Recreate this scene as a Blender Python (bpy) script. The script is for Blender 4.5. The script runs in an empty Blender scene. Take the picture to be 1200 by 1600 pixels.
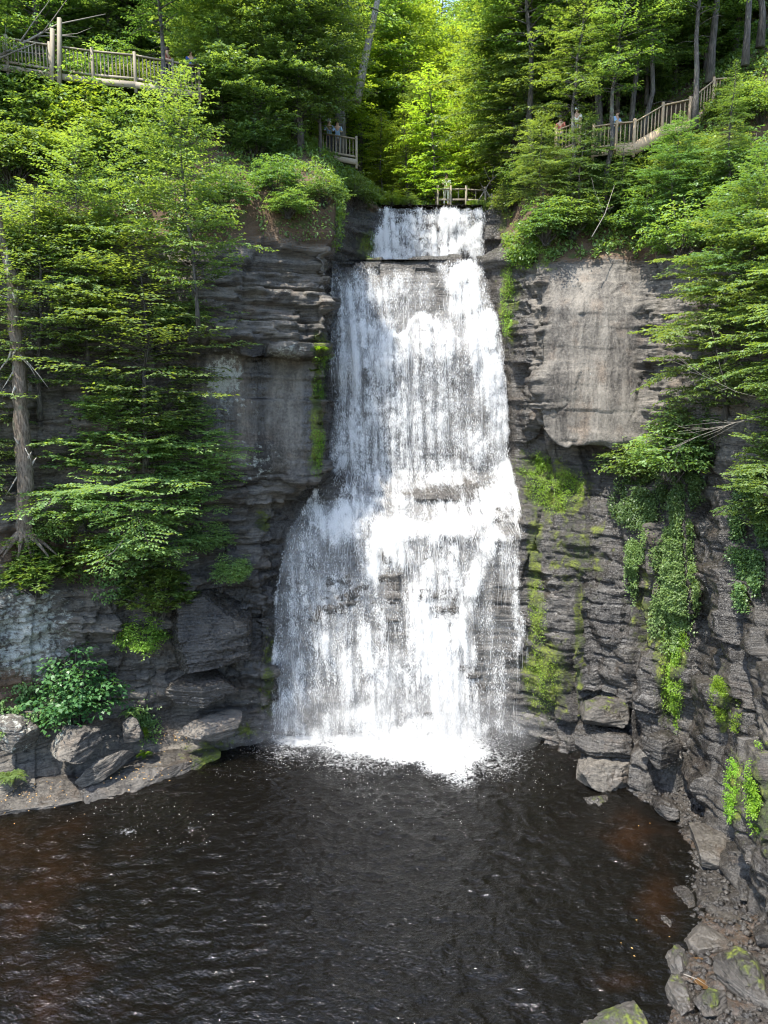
import bpy, math, random
import numpy as np
from mathutils import Vector, Matrix

rng = np.random.default_rng(7)
random.seed(7)
R = math.radians
scene = bpy.context.scene
COL = scene.collection

# ------------------------------------------------------------------ camera model
CAMH, PITCH, F = 17.5, R(9.4), 1209.0
cp, sp = math.cos(PITCH), math.sin(PITCH)

def W(px, py, Y):
    """point at world distance Y seen at photo position px, py"""
    a, b = (px-600)/F, (800-py)/F
    dy, dz = cp+b*sp, -sp+b*cp
    s = Y/dy
    return np.array([a*s, Y, CAMH+dz*s])

def X(px, Y, z):
    return (px-600)/F*(Y*cp-(z-CAMH)*sp)

def WZ(px, py, z):
    a, b = (px-600)/F, (800-py)/F
    dy, dz = cp+b*sp, -sp+b*cp
    s = (z-CAMH)/dz
    return np.array([a*s, dy*s, z])

def proj(P):
    P = np.asarray(P, float)
    y, dz = P[..., 1], P[..., 2]-CAMH
    d = y*cp-dz*sp
    v = y*sp+dz*cp
    return 600+F*P[..., 0]/d, 800-F*v/d, d

# ------------------------------------------------------------------ numpy noise
def h01(*ks):
    n = np.zeros(np.broadcast(*ks).shape, np.uint32)
    for i, k in enumerate(ks):
        k = np.asarray(np.floor(k), np.int64).astype(np.uint32)
        n = n ^ (k*np.uint32([374761393, 668265263, 2246822519, 3266489917][i]))
        n = (n ^ (n >> np.uint32(13)))*np.uint32(1274126177)
        n = n ^ (n >> np.uint32(16))
    n = (n ^ (n >> np.uint32(15)))*np.uint32(2246822519)
    n = n ^ (n >> np.uint32(13))
    return n.astype(np.float64)/4294967295.0

def vnoise(x, y, z=0.0, seed=0):
    x, y, z = np.broadcast_arrays(np.asarray(x, float)+seed*17.3, np.asarray(y, float)+seed*5.1, np.asarray(z, float)+seed*9.7)
    xi, yi, zi = np.floor(x), np.floor(y), np.floor(z)
    fx, fy, fz = x-xi, y-yi, z-zi
    fx, fy, fz = fx*fx*(3-2*fx), fy*fy*(3-2*fy), fz*fz*(3-2*fz)
    r = 0
    for i in (0, 1):
        wx = fx if i else 1-fx
        for j in (0, 1):
            wy = fy if j else 1-fy
            for k in (0, 1):
                wz = fz if k else 1-fz
                r = r+wx*wy*wz*h01(xi+i, yi+j, zi+k)
    return r

def fbm(x, y, z=0.0, o=4, seed=0):
    r, a, t, f = 0, 1.0, 0, 1.0
    for i in range(o):
        r = r+a*vnoise(x*f, y*f, z*f, seed+i)
        t += a; a *= .5; f *= 2.03
    return r/t

def sstep(a, b, x):
    t = np.clip((x-a)/(b-a), 0, 1)
    return t*t*(3-2*t)

# ------------------------------------------------------------------ mesh helpers
def raw_mesh(name, verts, faces, mat=None, smooth=False, attrs=None):
    """verts (n,3); faces (m,k) array or list of index lists"""
    me = bpy.data.meshes.new(name)
    verts = np.ascontiguousarray(verts, np.float32)
    me.vertices.add(len(verts))
    me.vertices.foreach_set('co', verts.ravel())
    if isinstance(faces, np.ndarray):
        m, k = faces.shape
        idx = faces.ravel(); starts = np.arange(0, m*k, k); tot = np.full(m, k)
    else:
        m = len(faces); tot = np.array([len(f) for f in faces]); idx = np.concatenate([np.asarray(f) for f in faces])
        starts = np.concatenate([[0], np.cumsum(tot)[:-1]])
    me.loops.add(len(idx)); me.loops.foreach_set('vertex_index', idx.astype(np.int32))
    me.polygons.add(m); me.polygons.foreach_set('loop_start', starts.astype(np.int32))
    me.polygons.foreach_set('loop_total', tot.astype(np.int32))
    if smooth:
        me.polygons.foreach_set('use_smooth', np.ones(m, bool))
    for an, av in (attrs or {}).items():
        a = me.attributes.new(an, 'FLOAT', 'POINT'); a.data.foreach_set('value', np.ascontiguousarray(av, np.float32).ravel())
    me.update(calc_edges=True)
    if mat: me.materials.append(mat)
    return me

def link(name, me, parent=None, loc=None, rotz=0, scale=None):
    o = bpy.data.objects.new(name, me); COL.objects.link(o)
    if parent: o.parent = parent
    if loc is not None: o.location = loc
    if rotz: o.rotation_euler = (0, 0, rotz)
    if scale is not None: o.scale = scale if hasattr(scale, '__len__') else (scale,)*3
    return o

def tag(o, label=None, cat=None, group=None, kind=None):
    if label: o['label'] = label
    if cat: o['category'] = cat
    if group: o['group'] = group
    if kind: o['kind'] = kind
    return o

def empty(name, loc=(0, 0, 0), label=None, cat=None, group=None, rotz=0):
    o = bpy.data.objects.new(name, None); COL.objects.link(o)
    o.location = loc; o.rotation_euler = (0, 0, rotz)
    return tag(o, label, cat, group)

class MB:
    """collects boxes, beams and tubes into one mesh"""
    def __init__(s): s.v = []; s.f = []; s.n = 0
    def add(s, v, f):
        s.v.append(np.asarray(v, float)); s.f += [[i+s.n for i in q] for q in f]; s.n += len(v)
    def beam(s, a, b, w, h, up=(0, 0, 1), jit=0):
        a, b = np.asarray(a, float), np.asarray(b, float)
        d = b-a; d /= np.linalg.norm(d)
        u = np.asarray(up, float); sx = np.cross(d, u)
        if np.linalg.norm(sx) < 1e-4: sx = np.array([1., 0, 0])
        sx /= np.linalg.norm(sx); sy = np.cross(sx, d)
        v = []
        e = min(w, h)*.12
        for p, k in ((a, 0), (a+d*e, 1), (b-d*e, 1), (b, 0)):
            ww, hh = (w/2, h/2) if k else (w/2-e, h/2-e)
            for q in ((-1, -1), (1, -1), (1, 1), (-1, 1)):
                v.append(p+sx*q[0]*ww+sy*q[1]*hh)
        f = [[3, 2, 1, 0], [12, 13, 14, 15]]
        for r in range(3):
            for i in range(4):
                j = (i+1) % 4
                f.append([r*4+i, r*4+j, r*4+4+j, r*4+4+i])
        s.add(v, f)
    def tube(s, pts, rad, seg=7, seed=0, rough=0.0):
        pts = np.asarray(pts, float); n = len(pts)
        rad = np.broadcast_to(np.asarray(rad, float), (n,))
        d = np.gradient(pts, axis=0); d /= np.linalg.norm(d, axis=1)[:, None]+1e-9
        ref = np.array([0.31, 0.95, 0.05]) if abs(d[:, 2]).mean() > .6 else np.array([0., 0, 1])
        sx = np.cross(d, ref); sx /= np.linalg.norm(sx, axis=1)[:, None]+1e-9
        sy = np.cross(sx, d)
        v = []
        for i in range(n):
            for k in range(seg):
                t = 2*math.pi*k/seg
                rr = rad[i]
                if rough: rr *= 1+rough*(h01(np.array(i*1.0), np.array(k*1.0), np.array(seed*1.0))-.5)
                v.append(pts[i]+rr*(math.cos(t)*sx[i]+math.sin(t)*sy[i]))
        f = [[i*seg+k, i*seg+(k+1) % seg, (i+1)*seg+(k+1) % seg, (i+1)*seg+k] for i in range(n-1) for k in range(seg)]
        f.append(list(range(seg))[::-1]); f.append([(n-1)*seg+k for k in range(seg)])
        s.add(v, f)
    def mesh(s, name, mat, smooth=False):
        return raw_mesh(name, np.concatenate(s.v), s.f, mat, smooth)
    def build(s, name, mat, parent=None, smooth=False, loc=None):
        return link(name, s.mesh(name, mat, smooth), parent, loc)

# ------------------------------------------------------------------ materials
def mat_new(name):
    m = bpy.data.materials.new(name); m.use_nodes = True
    nt = m.node_tree; nt.nodes.clear()
    out = nt.nodes.new('ShaderNodeOutputMaterial')
    return m, nt, out

class N:
    """small node helper"""
    def __init__(s, nt): s.nt = nt
    def n(s, t, **kw):
        x = s.nt.nodes.new('ShaderNode'+t)
        for k, v in kw.items():
            if hasattr(x, k): setattr(x, k, v)
        return x
    def l(s, a, b): s.nt.links.new(a, b)
    def attr(s, name): return s.n('Attribute', attribute_name=name).outputs['Fac']
    def noise(s, vec, scale, detail=4, rough=.55, dist=0):
        x = s.n('TexNoise'); x.inputs['Scale'].default_value = scale; x.inputs['Detail'].default_value = detail
        x.inputs['Roughness'].default_value = rough; x.inputs['Distortion'].default_value = dist
        if vec is not None: s.l(vec, x.inputs['Vector'])
        return x.outputs['Fac']
    def mapv(s, vec, scale=(1, 1, 1), loc=(0, 0, 0), rot=(0, 0, 0)):
        x = s.n('Mapping'); x.inputs['Scale'].default_value = scale; x.inputs['Location'].default_value = loc; x.inputs['Rotation'].default_value = rot
        s.l(vec, x.inputs['Vector']); return x.outputs[0]
    def math(s, op, a, b=None, clamp=False):
        x = s.n('Math', operation=op); x.use_clamp = clamp
        for i, q in enumerate((a, b)):
            if q is None: continue
            if isinstance(q, (int, float)): x.inputs[i].default_value = q
            else: s.l(q, x.inputs[i])
        return x.outputs[0]
    def rng(s, v, a, b, c=0, d=1):
        x = s.n('MapRange'); x.interpolation_type = 'SMOOTHSTEP'
        s.l(v, x.inputs[0])
        for i, q in enumerate((a, b, c, d)): x.inputs[i+1].default_value = q
        return x.outputs[0]
    def mix(s, fac, a, b, mode='MIX'):
        x = s.n('Mix', data_type='RGBA', blend_type=mode)
        for sock, q in ((x.inputs[0], fac), (x.inputs[6], a), (x.inputs[7], b)):
            if isinstance(q, (int, float)): sock.default_value = q
            elif isinstance(q, tuple): sock.default_value = q if len(q) == 4 else q+(1,)
            else: s.l(q, sock)
        return x.outputs[2]
    def fmix(s, fac, a, b):
        x = s.n('Mix', data_type='FLOAT')
        for sock, q in ((x.inputs[0], fac), (x.inputs[2], a), (x.inputs[3], b)):
            if isinstance(q, (int, float)): sock.default_value = q
            else: s.l(q, sock)
        return x.outputs[0]
    def bump(s, h, strength=.5, dist=.05, prev=None):
        x = s.n('Bump'); x.inputs['Strength'].default_value = strength; x.inputs['Distance'].default_value = dist
        s.l(h, x.inputs['Height'])
        if prev is not None: s.l(prev, x.inputs['Normal'])
        return x.outputs[0]
    def principled(s, **kw):
        x = s.n('BsdfPrincipled')
        for k, v in kw.items():
            k = k.replace('_', ' ')
            if isinstance(v, (int, float)): x.inputs[k].default_value = v
            elif isinstance(v, tuple): x.inputs[k].default_value = v+(1,) if len(v) == 3 else v
            else: s.l(v, x.inputs[k])
        return x

def rock_material(name='layered_rock', dark=(.029, .025, .021), light=(.168, .150, .125)):
    m, nt, out = mat_new(name); q = N(nt)
    co = q.n('TexCoord').outputs['Object']
    tone, wet, moss, lich, soil, slab = (q.attr(a) for a in ('tone', 'wet', 'moss', 'lichen', 'soil', 'slab'))
    big = q.noise(co, .5, 5, .6)
    lam = q.fmix(slab, q.noise(q.mapv(co, (.6, .6, 6)), 1.5, 7, .7, .5), q.noise(q.mapv(co, (2.2, 2.2, .35)), 1.6, 6, .65, .5))
    fine = q.noise(co, 9, 6, .65)
    grit = q.noise(co, 34, 3, .6)
    t = q.math('ADD', q.math('MULTIPLY', big, .5), q.math('ADD', q.math('MULTIPLY', lam, .55), q.math('MULTIPLY', fine, .5)))
    t = q.math('ADD', q.rng(t, .56, 1.0), q.math('SUBTRACT', tone, .5))
    base = q.mix(q.math('ADD', t, 0, True), dark, light)
    warm = q.rng(q.noise(co, .9, 3), .52, .72)
    base = q.mix(q.math('MULTIPLY', warm, .5), base, q.mix(1.0, base, (1.15, .92, .76), 'MULTIPLY'))
    cracks = q.rng(q.noise(q.mapv(co, (.8, .8, 10)), 1.5, 5, .6, .8), .34, .44, .25, 1)
    base = q.mix(q.math('MULTIPLY', q.math('SUBTRACT', 1.0, cracks, True), q.math('SUBTRACT', 1.0, slab)), base, (.012, .011, .01))
    # lichen crust
    ln = q.noise(co, 3.2, 8, .72)
    lf = q.rng(q.math('ADD', ln, q.math('MULTIPLY', lich, .42)), .72, .84)
    lf = q.math('MULTIPLY', lf, q.rng(grit, .3, .6, .35, 1))
    base = q.mix(lf, base, q.mix(fine, (.30, .32, .27), (.52, .52, .47)))
    # soil, roots and needles
    sf = q.rng(q.math('ADD', fine, q.math('MULTIPLY', soil, .9)), .75, 1.05)
    base = q.mix(sf, base, q.mix(grit, (.035, .022, .013), (.17, .105, .06)))
    # moss
    mn = q.noise(co, 2.2, 7, .68)
    mf = q.math('MULTIPLY', q.rng(q.math('ADD', mn, q.math('MULTIPLY', moss, .55)), .68, .84), q.rng(fine, .28, .55, .25, 1))
    mcol = q.mix(q.rng(q.noise(co, 1.1, 4), .4, .65), (.030, .042, .009), q.mix(grit, (.07, .10, .009), (.17, .19, .018)))
    base = q.mix(mf, base, mcol)
    wf = q.rng(q.math('ADD', q.noise(co, .8, 4), q.math('MULTIPLY', wet, .95)), .62, 1.0)
    base = q.mix(q.math('MULTIPLY', q.math('MULTIPLY', wf, .6), q.math('SUBTRACT', 1.0, q.math('MULTIPLY', mf, .85))), base, (.012, .011, .0105))
    rough = q.fmix(q.math('MULTIPLY', wf, q.math('SUBTRACT', 1.0, mf)), .85, q.fmix(fine, .12, .42))
    b1 = q.bump(lam, .75, .2)
    b2 = q.bump(fine, .6, .05, b1)
    b3 = q.bump(mf, .5, .07, b2); b3 = q.bump(q.math('ADD', grit, q.math('MULTIPLY', mf, q.noise(co, 60, 2))), .5, .02, b3)
    p = q.principled(Base_Color=base, Roughness=rough, Normal=b3)
    p.inputs['Specular IOR Level'].default_value = .5
    q.l(p.outputs[0], out.inputs[0])
    return m

def soil_material():
    m, nt, out = mat_new('forest_soil'); q = N(nt)
    co = q.n('TexCoord').outputs['Object']
    a = q.noise(co, 1.3, 6, .6); b = q.noise(co, 14, 4, .7); c = q.noise(co, 40, 2)
    base = q.mix(b, (.022, .014, .009), (.17, .105, .06))
    base = q.mix(q.rng(a, .5, .68), base, q.mix(b, (.02, .035, .01), (.07, .10, .02)))
    n = q.bump(q.math('ADD', b, c), .8, .08)
    q.l(q.principled(Base_Color=base, Roughness=.95, Normal=n).outputs[0], out.inputs[0])
    return m

def leaf_material(name, dark, light, trans=.38, gloss=.35, hue=.014):
    m, nt, out = mat_new(name); q = N(nt)
    t = q.attr('tint')
    rnd = q.n('ObjectInfo').outputs['Random']
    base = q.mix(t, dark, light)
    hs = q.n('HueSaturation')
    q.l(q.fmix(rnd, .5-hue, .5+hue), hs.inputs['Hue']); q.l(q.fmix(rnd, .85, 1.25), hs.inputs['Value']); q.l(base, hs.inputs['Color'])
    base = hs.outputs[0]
    p = q.principled(Base_Color=base, Roughness=.42)
    p.inputs['Specular IOR Level'].default_value = gloss
    tr = q.n('BsdfTranslucent'); q.l(q.mix(1.0, base, (2.1, 1.9, .55), 'MULTIPLY'), tr.inputs[0])
    mx = q.n('MixShader'); mx.inputs[0].default_value = trans
    q.l(p.outputs[0], mx.inputs[1]); q.l(tr.outputs[0], mx.inputs[2]); q.l(mx.outputs[0], out.inputs[0])
    return m

def bark_material(name, dark, light, sc=(6, 6, 1.2)):
    m, nt, out = mat_new(name); q = N(nt)
    co = q.n('TexCoord').outputs['Object']
    a = q.noise(q.mapv(co, sc), 3, 6, .65); b = q.noise(co, 2, 3); c = q.noise(q.mapv(co, (sc[0]*2, sc[1]*2, sc[2])), 8, 3)
    base = q.mix(q.rng(a, .32, .68), dark, light)
    base = q.mix(q.math('MULTIPLY', q.rng(b, .55, .7), .6), base, (.16, .18, .13))
    n = q.bump(q.math('ADD', a, c), .9, .05)
    q.l(q.principled(Base_Color=base, Roughness=.9, Normal=n).outputs[0], out.inputs[0])
    return m

def wood_material(name, dark, light):
    m, nt, out = mat_new(name); q = N(nt)
    co = q.n('TexCoord').outputs['Object']
    rnd = q.n('ObjectInfo').outputs['Random']
    a = q.noise(q.mapv(co, (14, 14, 3)), 2.5, 5, .6); b = q.noise(co, 1.2, 3)
    base = q.mix(a, dark, light)
    base = q.mix(q.math('MULTIPLY', b, .5), base, dark)
    base = q.mix(q.math('MULTIPLY', rnd, .35), base, light)
    q.l(q.principled(Base_Color=base, Roughness=.8, Normal=q.bump(a, .4, .01)).outputs[0], out.inputs[0])
    return m

def plain_material(name, col, rough=.7, var=.25, sc=8):
    m, nt, out = mat_new(name); q = N(nt)
    co = q.n('TexCoord').outputs['Object']
    a = q.noise(co, sc, 4)
    base = q.mix(a, tuple(c*(1-var) for c in col), tuple(min(1, c*(1+var)) for c in col))
    q.l(q.principled(Base_Color=base, Roughness=rough).outputs[0], out.inputs[0])
    return m

def pool_material():
    m, nt, out = mat_new('dark_tannin_water'); q = N(nt)
    co = q.n('TexCoord').outputs['Object']
    shallow, foam = q.attr('shallow'), q.attr('foam')
    n0 = q.noise(co, .45, 4, .6)
    sh = q.rng(q.math('ADD', n0, q.math('MULTIPLY', shallow, .55)), .58, 1.2)
    base = q.mix(sh, (.0030, .0025, .0018), q.mix(q.noise(co, 1.6, 5), (.0075, .0036, .0016), (.016, .0075, .003)))
    w1 = q.noise(q.mapv(co, (1.0, 1.5, 1)), 2.3, 4, .55, .6)
    w2 = q.noise(q.mapv(co, (1.2, 1.9, 1), rot=(0, 0, .5)), 5.5, 3, .55, .9)
    b = q.bump(w1, .4, .16); b = q.bump(w2, .6, .08, b)
    fn = q.noise(q.mapv(co, (1, 1, 1)), 4.5, 7, .72, 1.2)
    lace = q.math('SUBTRACT', 1.0, q.math('MULTIPLY', q.math('ABSOLUTE', q.math('SUBTRACT', q.noise(co, 2.6, 6, .65, 1.6), .5)), 5.0), True)
    fl = q.math('ADD', q.math('MULTIPLY', fn, .62), q.math('MULTIPLY', lace, .28))
    ff = q.rng(q.math('ADD', fl, q.math('MULTIPLY', foam, .62)), .74, .96)
    wp = q.principled(Base_Color=base, Roughness=.06, Normal=b)
    wp.inputs['IOR'].default_value = 1.33; wp.inputs['Specular IOR Level'].default_value = .6
    fp = q.principled(Base_Color=q.mix(fl, (.55, .56, .56), (.86, .86, .85)), Roughness=.55, Normal=q.bump(fl, 1.0, .5))
    mx = q.n('MixShader'); q.l(ff, mx.inputs[0]); q.l(wp.outputs[0], mx.inputs[1]); q.l(fp.outputs[0], mx.inputs[2])
    q.l(mx.outputs[0], out.inputs[0])
    return m

def veil_material():
    m, nt, out = mat_new('falling_water_veil'); q = N(nt)
    co = q.n('TexCoord').outputs['Object']
    dens = q.attr('dens')
    s1 = q.noise(q.mapv(co, (4.5, .6, .45)), 1.6, 7, .72, .5)
    s2 = q.noise(q.mapv(co, (16, 3, 3.2)), 1.3, 4, .7, .8)
    s3 = q.noise(q.mapv(co, (26, 10, 11)), 1.4, 3, .75, .4)
    s = q.math('ADD', q.math('MULTIPLY', s1, .45), q.math('ADD', q.math('MULTIPLY', s2, .35), q.math('MULTIPLY', s3, .3)))
    al = q.rng(q.math('ADD', s, q.math('MULTIPLY', q.math('SUBTRACT', dens, .5), .62)), .56, 1.0, .0, .97)
    al = q.math('MAXIMUM', al, q.math('MULTIPLY', q.rng(q.math('ADD', q.noise(co, .8, 4), dens), .40, 1.45), q.rng(s3, .3, .68, .22, .58)))
    al = q.math('MULTIPLY', al, q.rng(dens, .02, .2))
    p = q.principled(Base_Color=(.84, .83, .80), Roughness=.35, Normal=q.bump(s, .8, .1))
    tr = q.n('BsdfTranslucent'); tr.inputs[0].default_value = (.8, .82, .84, 1)
    m1 = q.n('MixShader'); m1.inputs[0].default_value = .3
    q.l(p.outputs[0], m1.inputs[1]); q.l(tr.outputs[0], m1.inputs[2])
    tp = q.n('BsdfTransparent')
    mx = q.n('MixShader'); q.l(al, mx.inputs[0]); q.l(tp.outputs[0], mx.inputs[1]); q.l(m1.outputs[0], mx.inputs[2])
    q.l(mx.outputs[0], out.inputs[0])
    return m

def drop_material(name='white_water_drops', alpha=1.0):
    m, nt, out = mat_new(name); q = N(nt)
    t = q.attr('tint')
    p = q.principled(Base_Color=q.mix(t, (.80, .79, .77), (.92, .90, .87)), Roughness=.3)
    tr = q.n('BsdfTranslucent'); tr.inputs[0].default_value = (.85, .86, .87, 1)
    m1 = q.n('MixShader'); m1.inputs[0].default_value = .4
    q.l(p.outputs[0], m1.inputs[1]); q.l(tr.outputs[0], m1.inputs[2])
    tp = q.n('BsdfTransparent'); mx = q.n('MixShader'); mx.inputs[0].default_value = alpha
    q.l(tp.outputs[0], mx.inputs[1]); q.l(m1.outputs[0], mx.inputs[2]); q.l((mx if alpha < 1 else m1).outputs[0], out.inputs[0])
    return m

M = dict(
    rock=rock_material(),
    soil=soil_material(),
    pool=pool_material(), veil=veil_material(), drops=drop_material(), thread=drop_material('thin_water_threads', .5),
    leaf=leaf_material('fresh_leaf', (.060, .118, .036), (.178, .258, .088), .44),
    leaf_sunlit=leaf_material('sunny_yellow_leaf', (.092, .172, .026), (.23, .325, .065), .5, .3, .015),  # sun glow through the leaves put into a yellower, brighter leaf colour
    leaf_dark=leaf_material('hemlock_leaf', (.040, .088, .030), (.120, .195, .068), .4),
    leaf_blue=leaf_material('maple_leaf', (.026, .080, .026), (.070, .155, .05), .3),
    leaf_moss=leaf_material('moss_leaf', (.07, .15, .01), (.19, .30, .025), .35),
    leaf_rhodo=leaf_material('rhododendron_leaf', (.055, .11, .02), (.17, .25, .05), .3, .5),
    litter=leaf_material('dry_fallen_leaf', (.20, .11, .04), (.45, .30, .12), .15),
    bark=bark_material('grey_bark', (.03, .026, .022), (.13, .115, .10)),
    bark_pale=bark_material('pale_bark', (.13, .11, .09), (.42, .38, .32)),
    bark_dead=bark_material('dead_wood', (.07, .05, .035), (.24, .19, .15)),
    splinter=bark_material('bare_splintered_wood', (.25, .21, .17), (.55, .50, .44)),
    twig=plain_material('dead_twig', (.17, .15, .125), .9, .35),
    wood=wood_material('weathered_rail_wood', (.13, .105, .075), (.33, .28, .20)),
    wood_new=wood_material('tan_stair_wood', (.22, .15, .085), (.50, .37, .23)),
)
#SECTION_TERRAIN
# ------------------------------------------------------------------ gorge: cliffs and hillside as one lofted sheet, cut into objects
ZR = [-2, 0, 1.5, 4, 7, 10, 11.5, 13, 14.3, 14.7, 17, 18.9, 19.5, 21, 23]
def colm(d, hill):
    """d: {z: (px, Y)} sparse keys, interpolated on ZR; hill: list of (px, Y, z)"""
    zs = sorted(d)
    row = []
    for z in ZR:
        px = np.interp(z, zs, [d[k][0] for k in zs]); Y = np.interp(z, zs, [d[k][1] for k in zs])
        if z < zs[0]: Y = d[zs[0]][1]-1.0
        row.append((X(px, Y, z), Y, z))
    for px, Y, z in hill:
        row.append((X(px, Y, z), Y, z))
    return row

COLS = [
 colm({0: (-520, 23), 10: (-520, 26), 23: (-520, 30)}, [(-520, 31, 24.5), (-520, 35, 28.5), (-520, 40, 32.5), (-500, 50, 36), (-480, 78, 48), (-450, 120, 62)]),
 colm({0: (-150, 27.3), 1.5: (-150, 28.3), 4: (-150, 29.8), 10: (-150, 30.8), 11.5: (-150, 32), 21: (-150, 33.5), 23: (-150, 34)}, [(-150, 34.8, 24.6), (-150, 38, 28.3), (-150, 41, 32.3), (-150, 50, 35), (-150, 78, 47), (-150, 120, 62)]),
 colm({0: (60, 30.3), 1.2: (60, 31.8), 1.5: (60, 32.1), 4: (60, 32.7), 7: (60, 32.8), 10: (60, 33.0), 11.5: (60, 34), 15: (60, 34.4), 18.9: (60, 34.7), 23: (60, 35.4)}, [(60, 36, 25), (60, 38.8, 28.2), (60, 41.3, 31.8), (60, 50, 34.5), (60, 78, 46), (60, 120, 62)]),
 colm({0: (200, 32.6), 1.2: (200, 34.0), 1.5: (200, 34.4), 4: (200, 35.0), 7: (200, 35.1), 10: (200, 35.2), 11.5: (200, 35.3), 15: (200, 35.7), 21: (200, 36.1), 23: (200, 36.5)}, [(200, 37.2, 25.3), (200, 39.5, 28.2), (200, 41.4, 31.2), (200, 50, 34), (200, 78, 45), (200, 120, 62)]),
 colm({0: (330, 34.8), 1.5: (330, 35.6), 4: (330, 36.0), 7: (330, 36.3), 10: (330, 36.6), 11.5: (330, 36.9), 13: (330, 36.7), 17: (330, 37), 18.9: (330, 37.1), 19.5: (330, 35.9), 21: (330, 36.1), 23: (330, 36.6)}, [(330, 37.6, 25.9), (330, 41, 28.6), (330, 43.5, 30.8), (330, 50, 33), (330, 78, 43), (330, 120, 62)]),
 colm({0: (415, 36.0), 1.5: (415, 36.1), 4: (413, 36.3), 7: (412, 36.6), 10: (414, 37.2), 11.5: (435, 38.6), 13: (484, 37.9), 14.7: (490, 38), 17: (496, 38.2), 18.9: (502, 38.4), 19.5: (512, 37.3), 21: (517, 37.5), 23: (521, 37.9)}, [(526, 38.7, 26.6), (500, 43, 29.0), (520, 46, 30.0), (480, 52, 32.5), (500, 78, 38), (500, 120, 58)]),
 colm({0: (430, 36.6), 1.5: (430, 36.8), 4: (430, 37.2), 7: (434, 37.8), 10: (450, 38.5), 11.5: (486, 39.8), 13: (512, 40.7), 14.7: (514, 40.8), 18.9: (517, 41.0), 21: (519, 41.6), 23: (520, 42.3)}, [(521, 42.9, 23.95), (578, 45.6, 24.2), (584, 46.2, 27.2), (570, 49, 29.5), (590, 78, 34), (600, 120, 54)]),
 colm({0: (600, 36.4), 4: (600, 37.0), 7: (600, 37.6), 10: (600, 38.4), 11.5: (600, 39.6), 13: (600, 40.8), 18.9: (600, 40.9), 20: (600, 41.2), 21: (600, 41.6), 23: (600, 42.3)}, [(600, 42.9, 23.95), (605, 45.8, 24.3), (605, 46.4, 27.35), (610, 50, 27.6), (620, 78, 33), (620, 120, 52)]),
 colm({0: (700, 36.4), 4: (700, 37.0), 7: (700, 37.5), 10: (700, 38.2), 11.5: (700, 39.4), 13: (700, 40.7), 18.9: (700, 40.8), 20: (700, 41.2), 21: (700, 41.6), 23: (700, 42.3)}, [(690, 42.9, 23.95), (690, 45.8, 24.3), (690, 46.4, 27.3), (690, 50, 27.5), (690, 78, 33), (690, 120, 52)]),
 colm({0: (800, 36.4), 4: (800, 36.9), 7: (802, 37.4), 10: (805, 38.1), 11.5: (800, 39.3), 13: (795, 40.3), 18.9: (788, 40.7), 21: (774, 41.3), 23: (758, 42.1)}, [(750, 42.8, 23.95), (756, 45.7, 24.3), (758, 46.3, 27.2), (760, 50, 27.7), (760, 78, 34), (760, 120, 52)]),
 colm({0: (826, 36.1), 4: (826, 36.8), 7: (826, 37.2), 10: (826, 37.9), 11.5: (826, 38.7), 13: (826, 39.2), 15: (812, 39.4), 18.9: (806, 39.6), 21: (802, 39.9), 23: (796, 40.5)}, [(786, 41.2, 24.2), (782, 45, 25.6), (784, 46.6, 28.0), (800, 50, 30), (800, 78, 38), (800, 120, 56)]),
 colm({0: (898, 34.8), 4: (892, 35.6), 7: (890, 36), 10: (888, 36.8), 11.5: (885, 37.6), 13: (878, 38.3), 14.3: (864, 38.8), 14.7: (848, 37.3), 17: (842, 37.4), 21: (842, 37.9), 23: (842, 38.8)}, [(842, 39.6, 24.2), (850, 42, 27), (868, 44.5, 30.2), (880, 54, 36), (880, 78, 46), (880, 120, 60)]),
 colm({0: (985, 32.2), 4: (985, 33), 7: (985, 33.8), 10: (985, 34.8), 13: (985, 36), 14.3: (985, 36.9), 14.7: (990, 36.1), 17: (1000, 36.3), 21: (1000, 37.0), 23: (1000, 37.8)}, [(1000, 38.6, 24.0), (1000, 41, 27.4), (1010, 43.5, 31), (1010, 54, 37), (1010, 78, 48), (1000, 120, 62)]),
 colm({0: (1075, 30.4), 4: (1085, 31.0), 7: (1090, 31.4), 10: (1090, 32), 13: (1090, 32.8), 18.9: (1100, 33.9), 21: (1100, 34.6), 23: (1100, 35.6)}, [(1090, 36.6, 24.2), (1090, 39.4, 28), (1100, 42, 32.3), (1100, 53, 38), (1100, 78, 49), (1080, 120, 64)]),
 colm({0: (1186, 22), 1: (1196, 22.6), 4: (1196, 24.2), 7: (1196, 25.8), 10: (1196, 27.2), 13: (1196, 28.4), 18.9: (1190, 29.8), 21: (1185, 31.2), 23: (1185, 32.4)}, [(1190, 34, 24.4), (1200, 37, 28), (1200, 41, 33.4), (1200, 51, 39), (1200, 78, 50), (1180, 120, 65)]),
 colm({0: (1440, 15.5), 4: (1440, 17), 10: (1440, 19), 23: (1440, 24.5)}, [(1460, 26, 24.5), (1500, 31, 28.5), (1500, 36, 33.4), (1500, 49, 40), (1500, 78, 52), (1450, 120, 66)]),
 colm({0: (2300, 7.5), 10: (2300, 9), 23: (2300, 13)}, [(2300, 14, 25), (2300, 18, 29), (2300, 24, 34), (2000, 40, 42), (1900, 70, 54), (1700, 110, 68)]),
]
CT = np.array(COLS)                      # (ncol, nrow, 3)
nC, nRow = CT.shape[:2]
nZ = len(ZR)
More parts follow.
